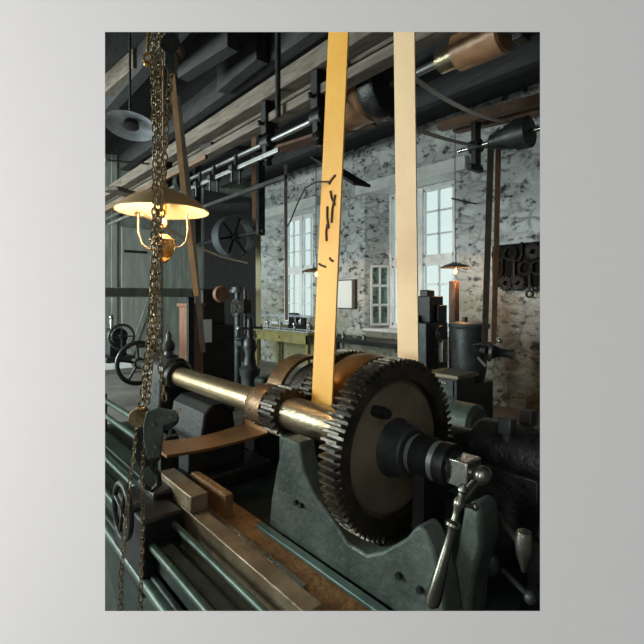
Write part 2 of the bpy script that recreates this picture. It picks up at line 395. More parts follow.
# joists, along the shop and across it
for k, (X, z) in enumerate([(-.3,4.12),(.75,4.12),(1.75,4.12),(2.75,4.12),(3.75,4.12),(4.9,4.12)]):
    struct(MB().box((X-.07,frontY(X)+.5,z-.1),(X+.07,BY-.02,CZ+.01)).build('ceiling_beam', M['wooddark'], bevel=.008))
# battens and plank door on the back wall
for k, u in enumerate((114, 158)):
    p = pY(u, 300, BY); struct(MB().box((p.x-.05,BY-.03,0),(p.x+.05,BY+.01,CZ)).build('wall_batten', M['plankdoor']))
a = pY(121,300,BY).x; b = pY(154,300,BY).x
d = struct(MB().box((a,BY-.06,0.02),(b,BY,2.9)).build('door_1', M['plankdoor'], bevel=.006))
dk = pY(203,300,BY).x; struct(MB().box((dk,BY-.05,0),(WX,BY,3.9)).build('dark_sheet', M['wooddark'], bevel=.006))  # added dark sheet standing in for the dim stretch of back wall
m = MB()
for z in (.5,2.4): m.box((a+.04,BY-.075,z),(a+(b-a)*.75,BY-.055,z+.05))
m.build('strap_hinge', M['black'], d)
m = MB(); m.beam((a+.1,BY-.075,.2),(b-.1,BY-.075,1.5),.09,.025,(0,1,0)); m.build('brace', M['plank'], d)

# ------------------------------------------------------------------ the big lathe
AX, AZ = 1.08, 1.036; BX, BZ = 1.42, .99
lathe = thing('engine_lathe', 'big old iron lathe with huge toothed gear, long bare shaft and green bed', 'lathe', (1.1,1.6,0))
R = lathe
# bed
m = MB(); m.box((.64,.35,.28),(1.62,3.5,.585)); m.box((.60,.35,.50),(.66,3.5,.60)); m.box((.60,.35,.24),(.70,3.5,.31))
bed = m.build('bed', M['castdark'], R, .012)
for y0, y1 in ((.45,1.0),(2.05,2.55),(3.0,3.4)):
    m = MB(); m.prism([(.56,0),(1.7,0),(1.62,.29),(.63,.29)], 1, y0, y1); m.build('leg', M['castdark'], R, .015)
m = MB(); m.prism([(1.25,.50),(1.25,.38),(1.45,.20),(1.75,.13),(2.05,.2),(2.3,.36),(2.3,.50)], 0, .575, .60); m.build('apron_web', M['castdark'], R, .008)
MB().box((.775,.45,.585),(.93,2.1,.655)).build('worn_top', M['rust'], R, .004)
MB().box((.715,.905,.585),(.775,1.93,.690)).build('front_way', M['waybar'], R, .004)
MB().box((.79,1.02,.655),(.81,1.9,.672)).build('oil_strip', M['steel'], R, .003)
MB().box((.885,.5,.655),(.915,1.42,.668)).build('edge_strip', M['teal'], R, .003)
MB().box((1.30,2.1,.585),(1.45,3.4,.66)).build('rear_way', M['castdark'], R, .004)
MB().box((.715,2.1,.585),(.80,3.4,.66)).build('front_way', M['castdark'], R, .004)
for X, z, r in ((.665,.655,.012),(.585,.60,.014),(.565,.47,.022)):
    MB().cyl((X,.40,z),(X,3.45,z),r,n=14).build('feed_rod', M['greenrod'], R)
for y in (.37,3.38): MB().box((.55,y,.42),(.66,y+.06,.66)).build('rod_bracket', M['castdark'], R, .004)
# green rods further down the bed
for X, z in ((.82,.735),(.86,.80)):
    MB().cyl((X,2.15,z),(X,3.4,z),.017,n=12).build('rack_rod', M['greenrod'], R)
for y in (2.13,3.37): MB().box((.80,y,.58),(.89,y+.04,.83)).build('rod_bracket', M['castdark'], R, .004)
# carriage apron with handwheel and tool block
m = MB(); m.box((.55,1.64,.42),(.70,1.99,.70)); m.box((.64,1.78,.66),(1.20,1.98,.73)); m.build('carriage', M['black'], R, .012)
m = MB(); m.box((.715,1.60,.690),(.785,1.93,.755)); m.build('tool_block', M['waybar'], R, .005)
m = MB(); m.box((.83,1.55,.655),(.865,1.93,.745)); m.build('clamp_bar', M['rust'], R, .005)
hw = MB(); hc = (.50,1.70,.735); hw.torus(hc,(1,0,0),.095,.011)
for k in range(4):
    th = k*PI/2+.3; hw.cyl(hc,(hc[0],hc[1]+.09*math.cos(th),hc[2]+.09*math.sin(th)),.007,n=8)
hw.cyl((.49,1.70,.735),(.56,1.70,.735),.02,n=14); hw.build('carriage_handwheel', M['greymach'], R)
# cross tray
m = MB(); vs = []; fs = []; nx = 14
for i in range(nx+1):
    t = i/nx; X = .70+t*.52; z = .862-.022*math.sin(t*PI)+ (.0)
    for Y in (1.80+.03*math.sin(t*PI), 2.02):
        for dz in (0,-.012): vs.append((X,Y,z+dz))
for i in range(nx):
    q = i*4; fs += [(q,q+4,q+6,q+2),(q+1,q+3,q+7,q+5),(q,q+1,q+5,q+4),(q+2,q+6,q+7,q+3)]
fs += [(0,2,3,1),(nx*4,nx*4+1,nx*4+3,nx*4+2)]
m.add(vs,fs); m.box((1.185,1.80,.855),(1.225,2.03,.885)); m.build('cross_tray', M['copper'], R)
m = MB(); m.box((.82,1.86,.735),(1.10,1.97,.826)); m.build('tray_support', M['black'], R, .005)
# headstock frame, side plate with a deep U under the gear
def hp(u,v,X=.93): q = pX(u,v,X); return (q.y, q.z)
poly = [hp(284,437),hp(299,443),hp(303,470),hp(312,492),hp(326,512),(1.03,.80),(.98,.765),(.90,.765),(.84,.80),hp(406,538),hp(413,529),hp(419,525),hp(426,533),hp(434,552),hp(441,580),(.62,.655),(1.40,.655),hp(271,500),hp(277,465)]
m = MB(); m.prism(poly, 0, .93, 1.00); fr = m.build('headstock_frame', M['casting'], R, .008)
pp = [hp(463,508,1.0),hp(471,502,1.0),hp(480,512,1.0),hp(482,545,1.0),hp(475,572,1.0),hp(470,600,1.0),(hp(470,600,1.0)[0],.655),(hp(446,600,1.0)[0],.655),hp(450,580,1.0),hp(457,545,1.0)]
MB().prism(pp, 0, 1.0, 1.09).build('end_post', M['casting'], R, .012)
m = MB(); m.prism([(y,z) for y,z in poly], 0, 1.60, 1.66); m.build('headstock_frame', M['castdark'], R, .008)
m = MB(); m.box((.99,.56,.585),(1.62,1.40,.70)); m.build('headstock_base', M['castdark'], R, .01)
for u, v in ((297,502),(302,505),(400,575),(421,589)):
    q = pX(u,v,.93); m = MB(); m.cyl((.918,q.y,q.z),(.935,q.y,q.z),.0095,n=6); m.build('bolt', M['black'], R)
# main shaft and its pieces
def ycyl(name, mt, y0, y1, r, X=AX, Z=AZ, n=40, r1=None, bev=0):
    return MB().cyl((X,y0,Z),(X,y1,Z),r,r1,n).build(name, mt, R, bev)
ycyl('long_shaft', M['shaft'], 1.69, 2.62, .055)
ycyl('shaft_sleeve', M['sleeve'], .99, 1.47, .066)
m = MB(); m.rev((AX,1.575,AZ),(0,1,0),[(0,.05),(0,.088),(.02,.092),(.09,.092),(.115,.084),(.115,.05)],40); cb = m.build('shaft_collar', M['bronzeband'], R)
for k in range(8):
    th = 2*PI*k/8; MB().ball((AX+.092*math.cos(th),1.64,AZ+.092*math.sin(th)),.006,8).build('rivet', M['steel'], cb)
m = MB(); m.gear((AX,1.47,AZ),(0,1,0),.100,.083,.04,.095,20,.1); m.build('pinion', M['gear'], R)
# bull gear
m = MB(); m.gear((AX,.90,AZ),(0,1,0),.276,.252,.214,.066,72)
bg = m.build('bull_gear', M['gear'], R)
m = MB(); m.rev((AX,.918,AZ),(0,1,0),[(0,.03),(0,.196),(.014,.216),(.03,.216),(.03,.03)],64); m.build('gear_web', M['gearface'], bg)
m = MB(); m.rev((AX,.850,AZ),(0,1,0),[(0,.05),(0,.070),(.006,.076),(.04,.078),(.07,.092),(.07,.05)],40); m.build('gear_hub', M['greymach'], bg)
q = pY(379,412,.90); m = MB(); m.cyl((q.x,.92,q.z),(q.x,.88,q.z),.018,n=16); m.cyl((q.x,.88,q.z),(q.x,.862,q.z),.015,n=6); m.build('lock_pin', M['black'], bg)
ycyl('front_shaft', M['iron'], .70, .90, .042)
m = MB(); m.rev((AX,.752,AZ),(0,1,0),[(0,.03),(0,.052),(.008,.057),(.088,.059),(.095,.054),(.095,.03)],40); m.build('shaft_bushing', M['bushing'], R)
m = MB(); m.rev((AX,.712,AZ),(0,1,0),[(0,.03),(0,.060),(.034,.060),(.034,.03)],40); m.build('lock_ring', M['black'], R)
m = MB(); m.cbox((AX,.681,AZ-.002),.072,.066,.072); m.build('square_nut', M['steel'], R, .004)
m = MB(); m.rev((AX,.60,AZ),(0,1,0),[(0,.004),(.003,.014),(.010,.022),(.022,.027),(.034,.025),(.044,.018),(.052,.018)],24); m.build('rounded_end', M['handle'], R)
# bearing supports on the frame
m = MB(); m.prism([(.93,.80),(1.24,.80),(1.20,.96),(1.155,1.06),(1.12,1.10),(1.04,1.10),(1.0,1.06),(.95,.96)], 1, 1.335, 1.445) if False else None
m = MB(); m.box((1.0,1.34,.84),(1.16,1.44,.97)); m.build('bearing_block', M['castdark'], R, .01)
m = MB(); m.rev((AX,.765,AZ),(0,1,0),[(0,.05),(0,.062),(.06,.062),(.06,.05)],32); m.box((1.03,.775,.70),(1.13,.815,1.0)); m.build('bearing_block', M['black'], R)
# spindle behind: belt pulley, gear, hoop
ycyl('spindle', M['iron'], .52, 2.2, .048, BX, BZ)
m = MB(); m.rev((BX,1.29,BZ),(0,1,0),[(0,.215),(0,.262),(.035,.267),(.07,.268),(.105,.267),(.14,.262),(.14,.215)],64,closed=True)
pu = m.build('belt_pulley', M['orangehub'], R)
m = MB(); m.rev((BX,1.325,BZ),(0,1,0),[(0,.04),(0,.22),(.04,.22),(.04,.04)],48); m.build('pulley_web', M['iron'], pu)
m = MB(); m.gear((BX,1.475,BZ),(0,1,0),.272,.250,.20,.07,66); bk = m.build('back_gear', M['gear'], R)
m = MB(); m.rev((BX,1.49,BZ),(0,1,0),[(0,.04),(0,.205),(.03,.205),(.03,.04)],48); m.build('gear_web', M['iron'], bk)
m = MB(); m.rev((BX,1.57,BZ),(0,1,0),[(0,.04),(0,.16),(.07,.16),(.07,.19),(.16,.19),(.16,.04)],48); m.build('cone_step', M['iron'], R)
m = MB(); m.ring((BX,1.80,BZ),(0,1,0),.222,.205,.115,56); ho = m.build('guard_hoop', M['bronzeband'], R)
for k in range(14):
    th = 2*PI*k/14; MB().ball((BX+.222*math.cos(th),1.76,BZ+.222*math.sin(th)),.006,8).build('rivet', M['steel'], ho)
m = MB(); m.box((1.36,1.76,.58),(1.48,1.84,.80)); m.box((1.39,1.76,.79),(1.45,1.80,1.0)); m.build('hoop_stand', M['castdark'], R, .008)
m = MB(); m.box((1.34,2.08,.58),(1.50,2.18,1.06)); m.build('bearing_block', M['castdark'], R, .02)
# spindle bearing cap at the near end with two square bolts
m = MB(); m.rev((BX,.56,BZ),(0,1,0),[(0,.05),(0,.088),(.012,.10),(.26,.10),(.272,.088),(.272,.05)],40); m.box((BX-.14,.57,.66),(BX+.14,.82,.985)); m.build('bearing_cap', M['iron'], R, .006)
for X in (BX-.065, BX+.075):
    m = MB(); m.cyl((X,.70,1.05),(X,.70,1.10),.014,n=12); m.cbox((X,.70,1.10),.042,.042,.05); m.build('cap_bolt', M['greymach'], R, .004)
# near-right levers and dark gear case below the cap
m = MB(); m.box((1.18,.40,.585),(1.62,.56,.86)); m.rev((1.38,.38,.84),(0,1,0),[(0,.02),(0,.15),(.01,.16),(.17,.16),(.17,.02)],40); m.build('end_gear_case', M['iron'], R, .01)
q = pD(524,548,1.06)
m = MB(); m.rev(q+V(0,0,.045),(0,0,-1),[(0,.004),(.006,.016),(.03,.021),(.06,.018),(.085,.010),(.10,.006)],20); m.cyl(q,V(q.x+.07,q.y+.11,q.z+.02),.008,n=10); m.build('lever_handle', M['steel'], R)
q = pD(531,598,1.05)
m = MB(); m.ball(q,.016,16); m.cyl(q,V(q.x+.06,q.y+.10,q.z-.005),.007,n=10); m.build('lever_knob', M['greymach'], R)
q = pD(492,565,1.16)
m = MB(); m.ball(q,.018,16,(1,1,1.6)); m.cyl(q,V(q.x+.05,q.y+.06,q.z),.008,n=10); m.build('lever_knob', M['greymach'], R)
# crank handle
p0 = pD(464,484,1.03); p1 = pD(431,608,.99)
ax = p1-p0; Lh = ax.length
m = MB(); m.rev(p0, ax, [(t*Lh, r) for t, r in ((0,.006),(.03,.011),(.06,.011),(.08,.007),(.11,.008),(.14,.013),(.18,.013),(.21,.009),(.27,.0075),(.30,.009),(.325,.018),(.345,.019),(.36,.012),(.40,.0085),(.55,.0105),(.75,.0145),(.92,.0175),(.97,.015),(1.0,.006))], 24)
ch = m.build('crank_handle', M['handle'], R)
m = MB(); q = p0+ax*.16; m.cyl(q, q+V(.035,-.02,-.012),.006,n=10); m.ball(q+V(.035,-.02,-.012),.009,10); m.cyl(q,V(q.x+.10,q.y+.02,q.z+.01),.012,n=14); m.build('crank_boss', M['handle'], ch)
# far bearing (tailstock), oil cup, handwheel
m = MB(); m.prism([(.93,.585),(1.27,.585),(1.20,.80),(1.185,.98),(1.165,1.10),(1.12,1.135),(1.04,1.135),(.995,1.10),(.975,.98),(.96,.80)],1,2.60,2.92); ts = m.build('tailstock', M['iron'], R, .02)
m = MB(); m.rev((AX,2.57,AZ),(0,1,0),[(0,.055),(0,.078),(.012,.086),(.06,.086),(.06,.055)],36); m.build('bearing_ring', M['black'], ts)
m = MB(); m.rev((AX,2.74,1.13),(0,0,1),[(0,.055),(.012,.055),(.02,.03),(.04,.026),(.055,.036),(.085,.038),(.10,.028),(.115,.018),(.14,.018),(.155,.010),(.165,.003)],24); m.build('oil_cup', M['greymach'], ts)
ycyl('handwheel_shaft', M['iron'], 2.9, 3.34, .03)
m = MB(); hc = V(AX,3.30,AZ); m.torus(hc,(0,1,0),.145,.016,44,10); m.cyl((AX,3.27,AZ),(AX,3.34,AZ),.04,n=18)
for k in range(5):
    th = k*2*PI/5+.4; m.cyl(hc,hc+V(.14*math.cos(th),0,.14*math.sin(th)),.010,n=8)
m.build('tail_handwheel', M['greymach'], R)
m = MB(); m.prism([(.93,.585),(1.27,.585),(1.27,.67),(1.22,.69),(1.19,.80),(1.17,.92),(1.12,.955),(1.05,.955),(1.01,.92),(.99,.80),(.97,.69),(.93,.67)], 1, 2.10, 2.50)
m.cyl((.985,2.18,.76),(.955,2.18,.76),.022,n=6); m.cyl((.985,2.42,.76),(.955,2.42,.76),.022,n=6)
m.build('steady_block', M['black'], R, .012)

# ------------------------------------------------------------------ the two big belts (runs of one endless belt, their lighting put into two colours)
TX, TZ, TR, YB, BW = 1.475, 3.72, .165, 1.36, .122
def lathe_belt():
    r = .272; m1 = []; m2 = []
    sl = (r-TR)/(TZ-BZ)
    # left run with a little overlap on pulley, then up
    def arc(cx, cz, rr, a0, a1, n): return [V(cx+rr*math.cos(a0+(a1-a0)*i/n), YB, cz+rr*math.sin(a0+(a1-a0)*i/n)) for i in range(n+1)]
    ang = math.asin(sl)
    low = arc(BX,BZ,r,PI+ang*-1,1.5*PI,16)   # left tangent round to the bottom
    low = [V(p.x,p.y,p.z) for p in low]
    lowr = arc(BX,BZ,r,1.5*PI,2*PI+ang,16)
    up = arc(TX,TZ,TR,PI-ang,.5*PI,10); upr = arc(TX,TZ,TR,ang,.5*PI,10)
    L = up[::-1]+[up[0].lerp(low[0],k/12) for k in range(1,12)]+low
    Rr = upr[::-1]+[upr[0].lerp(lowr[-1],k/12) for k in range(1,12)]+lowr[::-1]
    return L, Rr
L, Rr = lathe_belt()
t = thing('drive_belt', 'bright yellow-orange flat belt rising from behind the shaft sleeve, left of the pale belt', 'belt', (1.15,YB,1.0))
b = MB().strap(L,(0,1,0),BW,.007).build('belt_strip', M['belt'], t)
m = MB()
def onbelt(u,v,off): # point on the left belt run at the pixel
    q = pX(u,v,1.19); return V(q.x-.008,q.y,q.z)
a0 = L[10]; a1 = L[22]
def bz(z,y,off=.006): # point on face of left run at height z
    k = (a0.z-z)/(a0.z-a1.z); X = a0.x+(a1.x-a0.x)*k; return V(X-off,y,z)
for (z0,y0,z1,y1) in ((1.93,1.36,1.87,1.33),(1.91,1.33,1.80,1.345),(1.87,1.375,1.78,1.36),(1.80,1.37,1.73,1.37),(1.99,1.335,1.96,1.37),(1.66,1.345,1.645,1.325),(1.64,1.41,1.625,1.37)):
    MB().tube([bz(z0,y0),bz((z0+z1)/2,(y0+y1)/2+.006),bz(z1,y1)],.0045,6).build('lacing', M['scar'], t)
m = MB(); q = bz(1.97,1.365); m.tube([q, q+V(-.03,.05,.004), q+V(-.035,.12,-.01), q+V(-.02,.19,-.06), q+V(-.01,.25,-.12), q+V(-.01,.30,-.17)],.0035,6); m.build('loose_lace', M['beltdark'], t)
t = thing('drive_belt', 'pale tan flat belt dropping behind the top of the big gear', 'belt', (1.69,YB,1.0))
MB().strap(Rr,(0,1,0),BW,.007).build('belt_strip', M['belt2'], t)
# countershaft above that the belts hang on
t = thing('countershaft', 'overhead countershaft carrying the pulley for the two bright belts', 'shaft', (TX,YB,TZ))
m = MB(); m.cyl((TX,.9,TZ),(TX,2.2,TZ),.03); m.build('shaft_rod', M['iron'], t)
m = MB(); m.rev((TX,YB-.07,TZ),(0,1,0),[(0,.03),(0,.157),(.07,.161),(.14,.157),(.14,.03)],40); m.build('pulley', M['drum'], t)
for y in (1.0,2.05): MB().box((TX-.05,y,TZ-.05),(TX+.05,y+.06,CZ)).build('hanger', M['iron'], t, .006)

# ------------------------------------------------------------------ chain hoist
HD = 1.58
t = thing('chain_hoist', 'rusty chain hoist hanging at the left with long loops of chain', 'hoist', pD(155,420,HD))
H = t
def strand(name, pts, d=HD, d2=None, **k):
    MB().chain([pD(u,v,d+((d2 or d)-d)*i/(len(pts)-1)) for i,(u,v) in enumerate(pts)], **k).build(name, M['chain'], H)
strand('load_chain', [(153,-45),(153,66),(155,130),(155,200),(153,280),(150,330),(145,380),(140,412)])
strand('load_chain', [(160,-45),(159,80),(159,140),(158,200),(156,260),(154,320),(150,370),(146,412)], HD+.03)
strand('load_chain', [(171,66),(169,90),(166,130),(164,170),(161,220),(158,280),(158,330),(161,370),(166,410)], HD+.015, pitch=.025, wire=.003, L=.034, W=.019)
strand('hand_chain', [(137,425),(133,460),(128,500),(124,540),(121,575),(120,640)], HD, 1.42, pitch=.017, wire=.0019, L=.023, W=.013)
strand('hand_chain', [(146,428),(142,470),(143,510),(142,550),(141,580),(140,640)], HD, 1.42, pitch=.017, wire=.0019, L=.023, W=.013)
# top block
hb = pD(160,-70,HD); m = MB(); m.rev(hb-V(S,C,0)*.09,(S,C,0),[(0,.02),(0,.10),(.02,.12),(.16,.12),(.18,.10),(.18,.02)],32); m.build('hoist_body', M['iron'], H)
MB().cyl(hb,V(hb.x,hb.y,CZ),.014,n=12).build('hanger_rod', M['iron'], H)
q = pD(172,20,HD); MB().cyl(q,V(q.x,q.y,hb.z),.010,n=10).build('block_rod', M['iron'], H)
m = MB(); a = pD(172,20,HD); b_ = pD(171,70,HD); m.beam(a,b_,.05,.035); m.build('upper_block', M['greymach'], H, .006)
m = MB(); q = pD(173,48,HD); m.rev(q-V(S,C,0)*.03,(S,C,0),[(0,.008),(0,.034),(.012,.026),(.048,.026),(.06,.034),(.06,.008)],24); m.build('upper_sheave', M['iron'], H)
m = MB(); a = pD(156,-60,HD-.04); b_ = pD(147.5,52,HD-.04); m.beam(a,b_,.012,.008); m.build('brass_strap', M['brass'], H, .002)
m = MB(); m.torus(pD(147.5,58,HD-.04),(S,C,0),.014,.005,20,8); m.ball(pD(146.5,64,HD-.04),.010,10); m.build('strap_hook', M['brass'], H)
# lower block: two plates, three sheaves
def disc(mb, u, v, d, r, th): 
    q = pD(u,v,d); mb.rev(q-V(S,C,0)*th/2,(S,C,0),[(0,.008),(0,r*.9),(th*.12,r),(th*.35,r*.8),(th*.65,r*.8),(th*.88,r),(th,r*.9),(th,.008)],28)
m = MB(); disc(m,140,417,HD,.034,.045); m.build('sheave', M['chain'], H)
m = MB(); disc(m,169,420,HD+.01,.030,.05); m.build('sheave', M['greymach'], H)
q = pD(155,434,HD)
def camprism(mb, pts, d, th):
    n = len(pts); vs = [pD(u,v,d) for u,v in pts]+[pD(u,v,d)+V(S,C,0)*th for u,v in pts]
    mb.add(vs,[tuple(range(n)),tuple(range(2*n-1,n-1,-1))]+[(k,(k+1)%n,n+(k+1)%n,n+k) for k in range(n)])
m = MB(); camprism(m,[(146,412),(158,408),(175,411),(177,421),(163,426),(162,440),(160,458),(147,460),(143,440),(143,425)],HD-.035,.012); camprism(m,[(146,412),(158,408),(175,411),(177,421),(163,426),(162,440),(160,458),(147,460),(143,440),(143,425)],HD+.04,.012)
m.build('block_plate', M['casting'], H, .003)
m = MB(); camprism(m,[(134,430),(146,420),(158,430),(158,462),(140,470),(133,455)],HD-.01,.03); m.build('block_core', M['iron'], H, .004)
m = MB()
for u,v in ((153,425),(155,447),(170,417)): a = pD(u,v,HD-.045); m.cyl(a,a+V(S,C,0)*.10,.006,n=10)
m.build('block_pin', M['steel'], H)
m = MB(); m.tube([pD(u,v,HD) for u,v in ((151,458),(152,468),(158,474),(159,484),(152,490),(144,486),(143,479))],[.010,.010,.011,.011,.010,.008,.005],10); m.build('hook', M['iron'], H)

# ------------------------------------------------------------------ hanging lamps
def lamp_big():
    d = 2.05; c = pD(163,206,d)
    t = thing('hanging_lamp', 'wide tin cone lamp lit yellow inside, hanging behind the chains', 'lamp', c)
    r = 45/FPX*d
    m = MB(); k = r
    m.rev(c+V(0,0,.075),(0,0,-1),[(0,.02),(0,.045),(.016,k*.42),(.052,k*.75),(.098,k),(.102,k),(.058,k*.74),(.022,k*.41),(.008,.04),(.008,.02)],48,closed=True); sh = m.build('lamp_shade', M['shade'], t)
    m = MB(); m.rev(c+V(0,0,.064),(0,0,-1),[(0,.02),(.014,k*.38),(.050,k*.72),(.090,k*.985),(.088,k*.985),(.046,k*.72),(.010,k*.38),(-.003,.02)],48,closed=True); m.build('shade_lining', M['lining'], sh)
    m = MB(); m.cyl(c+V(0,0,.05),c+V(0,0,.10),.03,.02); m.tube([c+V(0,0,.10),c+V(0,.0,.5),c+V(0,0,CZ-c.z)],.004,6); m.build('lamp_stem', M['wire'], t)
    m = MB(); m.ball(c+V(0,0,-.075),.018,16,(1,1,1.3)); m.build('bulb', M['bulb'], t); bulb_light(c+V(-.035,-.035,-.06), 6, (1,.72,.42))
    m = MB(); m.cyl(c+V(0,0,-.04),c+V(0,0,.03),.016,n=14); m.build('socket', M['brass'], t)
    m = MB(); m.rev(c+V(0,0,-.13),(0,0,-1),[(0,.02),(.01,.035),(.03,.052),(.06,.056),(.09,.045),(.12,.025),(.13,.008)],28); m.build('glass_font', M['amber'], t)
    m = MB()
    def cp(u,v): return pD(u,v,d)
    m.tube([cp(138,214),cp(138,232),cp(142,244),cp(150,250),cp(160,247)],.004,8); m.tube([cp(187,214),cp(188,230),cp(186,242),cp(180,247),cp(171,246)],.004,8)
    m.torus(c+V(0,0,-.155),(0,0,1),.057,.004,24,6); m.build('wire_loop', M['wire'], t)
lamp_big()
cl = [pD(142,214,2.1),pD(160,224,2.4),pD(180,236,2.9),pD(200,248,3.6),pD(222,257,4.8),pD(247,263,6.2)]
one(MB().tube(cl,.009,6),'slack_cable',M['wire'],cl[0],'pale slack cable sagging from the left lamp towards the spoked wheel','cable')
# second and third lamps
def lamp_small(u, v, d, label, bracket=None, r=.19):
    c = pD(u,v,d); t = thing('hanging_lamp', label, 'lamp', c)
    m = MB(); m.rev(c+V(0,0,.06),(0,0,-1),[(0,.015),(0,.03),(.01,.06),(.04,r*.8),(.065,r),(.07,r),(.046,r*.78),(.018,.05),(.008,.02)],36,closed=True); m.build('lamp_shade', M['beltdark'], t)
    m = MB(); m.ball(c+V(0,0,-.06),.024,14,(1,1,1.4)); m.build('bulb', M['bulb2'], t); bulb_light(c+V(.03,-.04,-.075), 9, (1,.55,.24))
    m = MB(); m.cyl(c+V(0,0,-.03),c+V(0,0,.25),.018,n=12); m.build('socket', M['enamel'], t)
    m = MB()
    if bracket: 
        pts = [c+V(0,0,.2)]+[pD(a,b,dd) for a,b,dd in bracket]; m.tube(pts,.010,8)
    else: m.tube([c+V(0,0,.2),V(c.x,c.y,CZ)],.006,6)
    m.build('bracket_arm', M['black'], t)
q = pX(478,204,WX)
lamp_small(455,267,5.9,'lit lamp under a dark cone shade beside the right window', None)
t = thing('wall_bracket', 'thin black iron rod sticking out of stone wall above right lamp', 'bracket', pX(478,204,WX))
m = MB(); m.cyl(pX(476,204,WX+.02),pD(452,198.5,5.95),.012,n=8); m.build('bracket_rod', M['black'], t)
lamp_small(316,271,7.6,'small lit lamp half hidden behind the orange belt by left window', None, .24)
# enamel reflector lamp upper left
c = pD(130,124,2.9)
t = thing('reflector_lamp', 'grey enamel dish reflector hanging near ceiling at upper left', 'lamp', c)
m = MB(); m.rev(c+V(.02,.03,.04),V(-.17,-.20,-1),[(0,.02),(0,.06),(.02,.10),(.045,.16),(.05,.163),(.028,.10),(.012,.06),(.012,.02)],40,closed=True); m.build('dish', M['enamel'], t)
m = MB(); m.rev(c+V(.02,.03,.04),V(-.17,-.20,-1),[(0,.02),(.02,.045),(.05,.05),(.055,.02)],20); m.build('dish_core', M['iron'], t)
m = MB(); m.tube([c+V(0,0,.03),V(c.x,c.y,CZ)],.008,8); m.build('dish_rod', M['iron'], t)
t0 = c

# ------------------------------------------------------------------ overhead line shafting
def timber(name, p0, p1, w, h, mt, label, cat='timber', grp=None):
    return one(MB().beam(p0,p1,w,h), name, mt, Vector(p0), label, cat, grp, .006)
timber('shaft_timber',(2.07,.6,3.19),(2.07,BY,3.19),.13,.14,M['woodgrey'],'weathered grey timber beam, uppermost of the long rails under the ceiling')
timber('shaft_timber',(2.10,.6,2.98),(2.10,BY,2.98),.11,.07,M['woodgrey'],'narrow weathered rail slung under the uppermost timber')
timber('shaft_timber',(2.55,.2,3.42),(2.55,BY,3.42),.13,.13,M['woodgrey'],'timber rail behind the two bright belts, above the wooden drum')
ls = thing('line_shaft','long shiny steel line shaft running under the narrow rail','shaft',(2.07,4,2.79))
m = MB(); m.cyl((2.07,2.55,2.79),(2.07,8.8,2.79),.020,n=16); m.build('shaft_rod', M['shaftsteel'], ls)
for y, r, w in ((4.75,.12,.10),(6.6,.13,.16)):
    m = MB(); m.rev((2.07,y,2.79),(0,1,0),[(0,.02),(0,r*.97),(w/2,r),(w,r*.97),(w,.02)],36); m.build('pulley', M['iron'], ls)
timber('shift_rod',(2.02,2.9,2.66),(2.02,7.6,2.66),.025,.04,M['shaftsteel'],'thin pale belt-shifting rod, lower of the long rods','rod')
timber('shift_rod',(2.30,3.2,2.56),(2.30,6.2,2.53),.03,.04,M['wooddark'],'flat dark rod below the steel line shaft','rod')
timber('shift_rod',(1.75,3.6,2.72),(1.75,8.6,2.72),.03,.04,M['beltbrown'],'brown rod left of the steel line shaft','rod')
def hanger(u, v, label):
    c = pX(u,v,2.07); t = thing('shaft_hanger', label, 'hanger', c, 'iron hangers under the timber rails')
    y = c.y
    m = MB(); m.box((2.02,y-.04,2.85),(2.12,y+.04,3.12)); m.rev((2.07,y-.06,2.79),(0,1,0),[(0,.02),(0,.055),(.12,.055),(.12,.02)],24); m.box((2.03,y-.03,2.68),(2.11,y+.03,2.76)); m.build('hanger_frame', M['black'], t, .008)
    m = MB(); m.rev((2.07,y,2.68),(0,0,-1),[(0,.05),(.02,.055),(.04,.03),(.05,.03),(.07,.045),(.09,.02)],18); m.build('drip_cup', M['iron'], t)
    m = MB(); m.cyl((1.99,y,2.93),(2.16,y,2.93),.014,n=10); m.ball((1.985,y,2.93),.022,10); m.ball((2.16,y,2.93),.022,10); m.build('hanger_bolt', M['greymach'], t)
    return t
h0 = hanger(268,125,'iron shaft hanger under the vertical rod from the ceiling')
copy_tree(h0, pX(319,105,2.07)*1, 'iron shaft hanger just left of the orange belt').location = (2.07, pX(319,105,2.07).y, h0.location.z)
copy_tree(h0, (2.07,5.3,h0.location.z), 'iron shaft hanger farthest along the steel line shaft')
# vertical drop rod with ceiling flange
q = pX(278,112,2.0)
t = thing('drop_rod','dark vertical iron rod with a flange on the ceiling beam','rod',(q.x,q.y,2.95))
m = MB(); m.cyl((q.x,q.y,2.90),(q.x,q.y,3.95),.022,n=14); m.build('rod_shank', M['iron'], t)
m = MB(); m.prism([(q.x-.20,4.06),(q.x-.16,3.98),(q.x-.05,3.90),(q.x+.05,3.90),(q.x+.16,3.98),(q.x+.20,4.06),(q.x+.20,4.30),(q.x-.20,4.30)],1,q.y-.09,q.y+.09); m.build('ceiling_flange', M['enamel'], t, .01)
# planks
timber('plank', pX(277,150,2.62), pX(352,127,2.80), .17,.03, M['woodred'], 'reddish plank hanging flat left of the orange belt', 'plank')
timber('plank', pX(345,129,2.80), pX(372,122,2.86), .20,.03, M['beltbrown'], 'short brown plank directly between the two bright belts', 'plank')
timber('plank', pX(318,158,3.4), pX(362,185,3.25), .22,.03, M['wooddark'], 'dark plank sloping down behind the orange belt', 'plank')
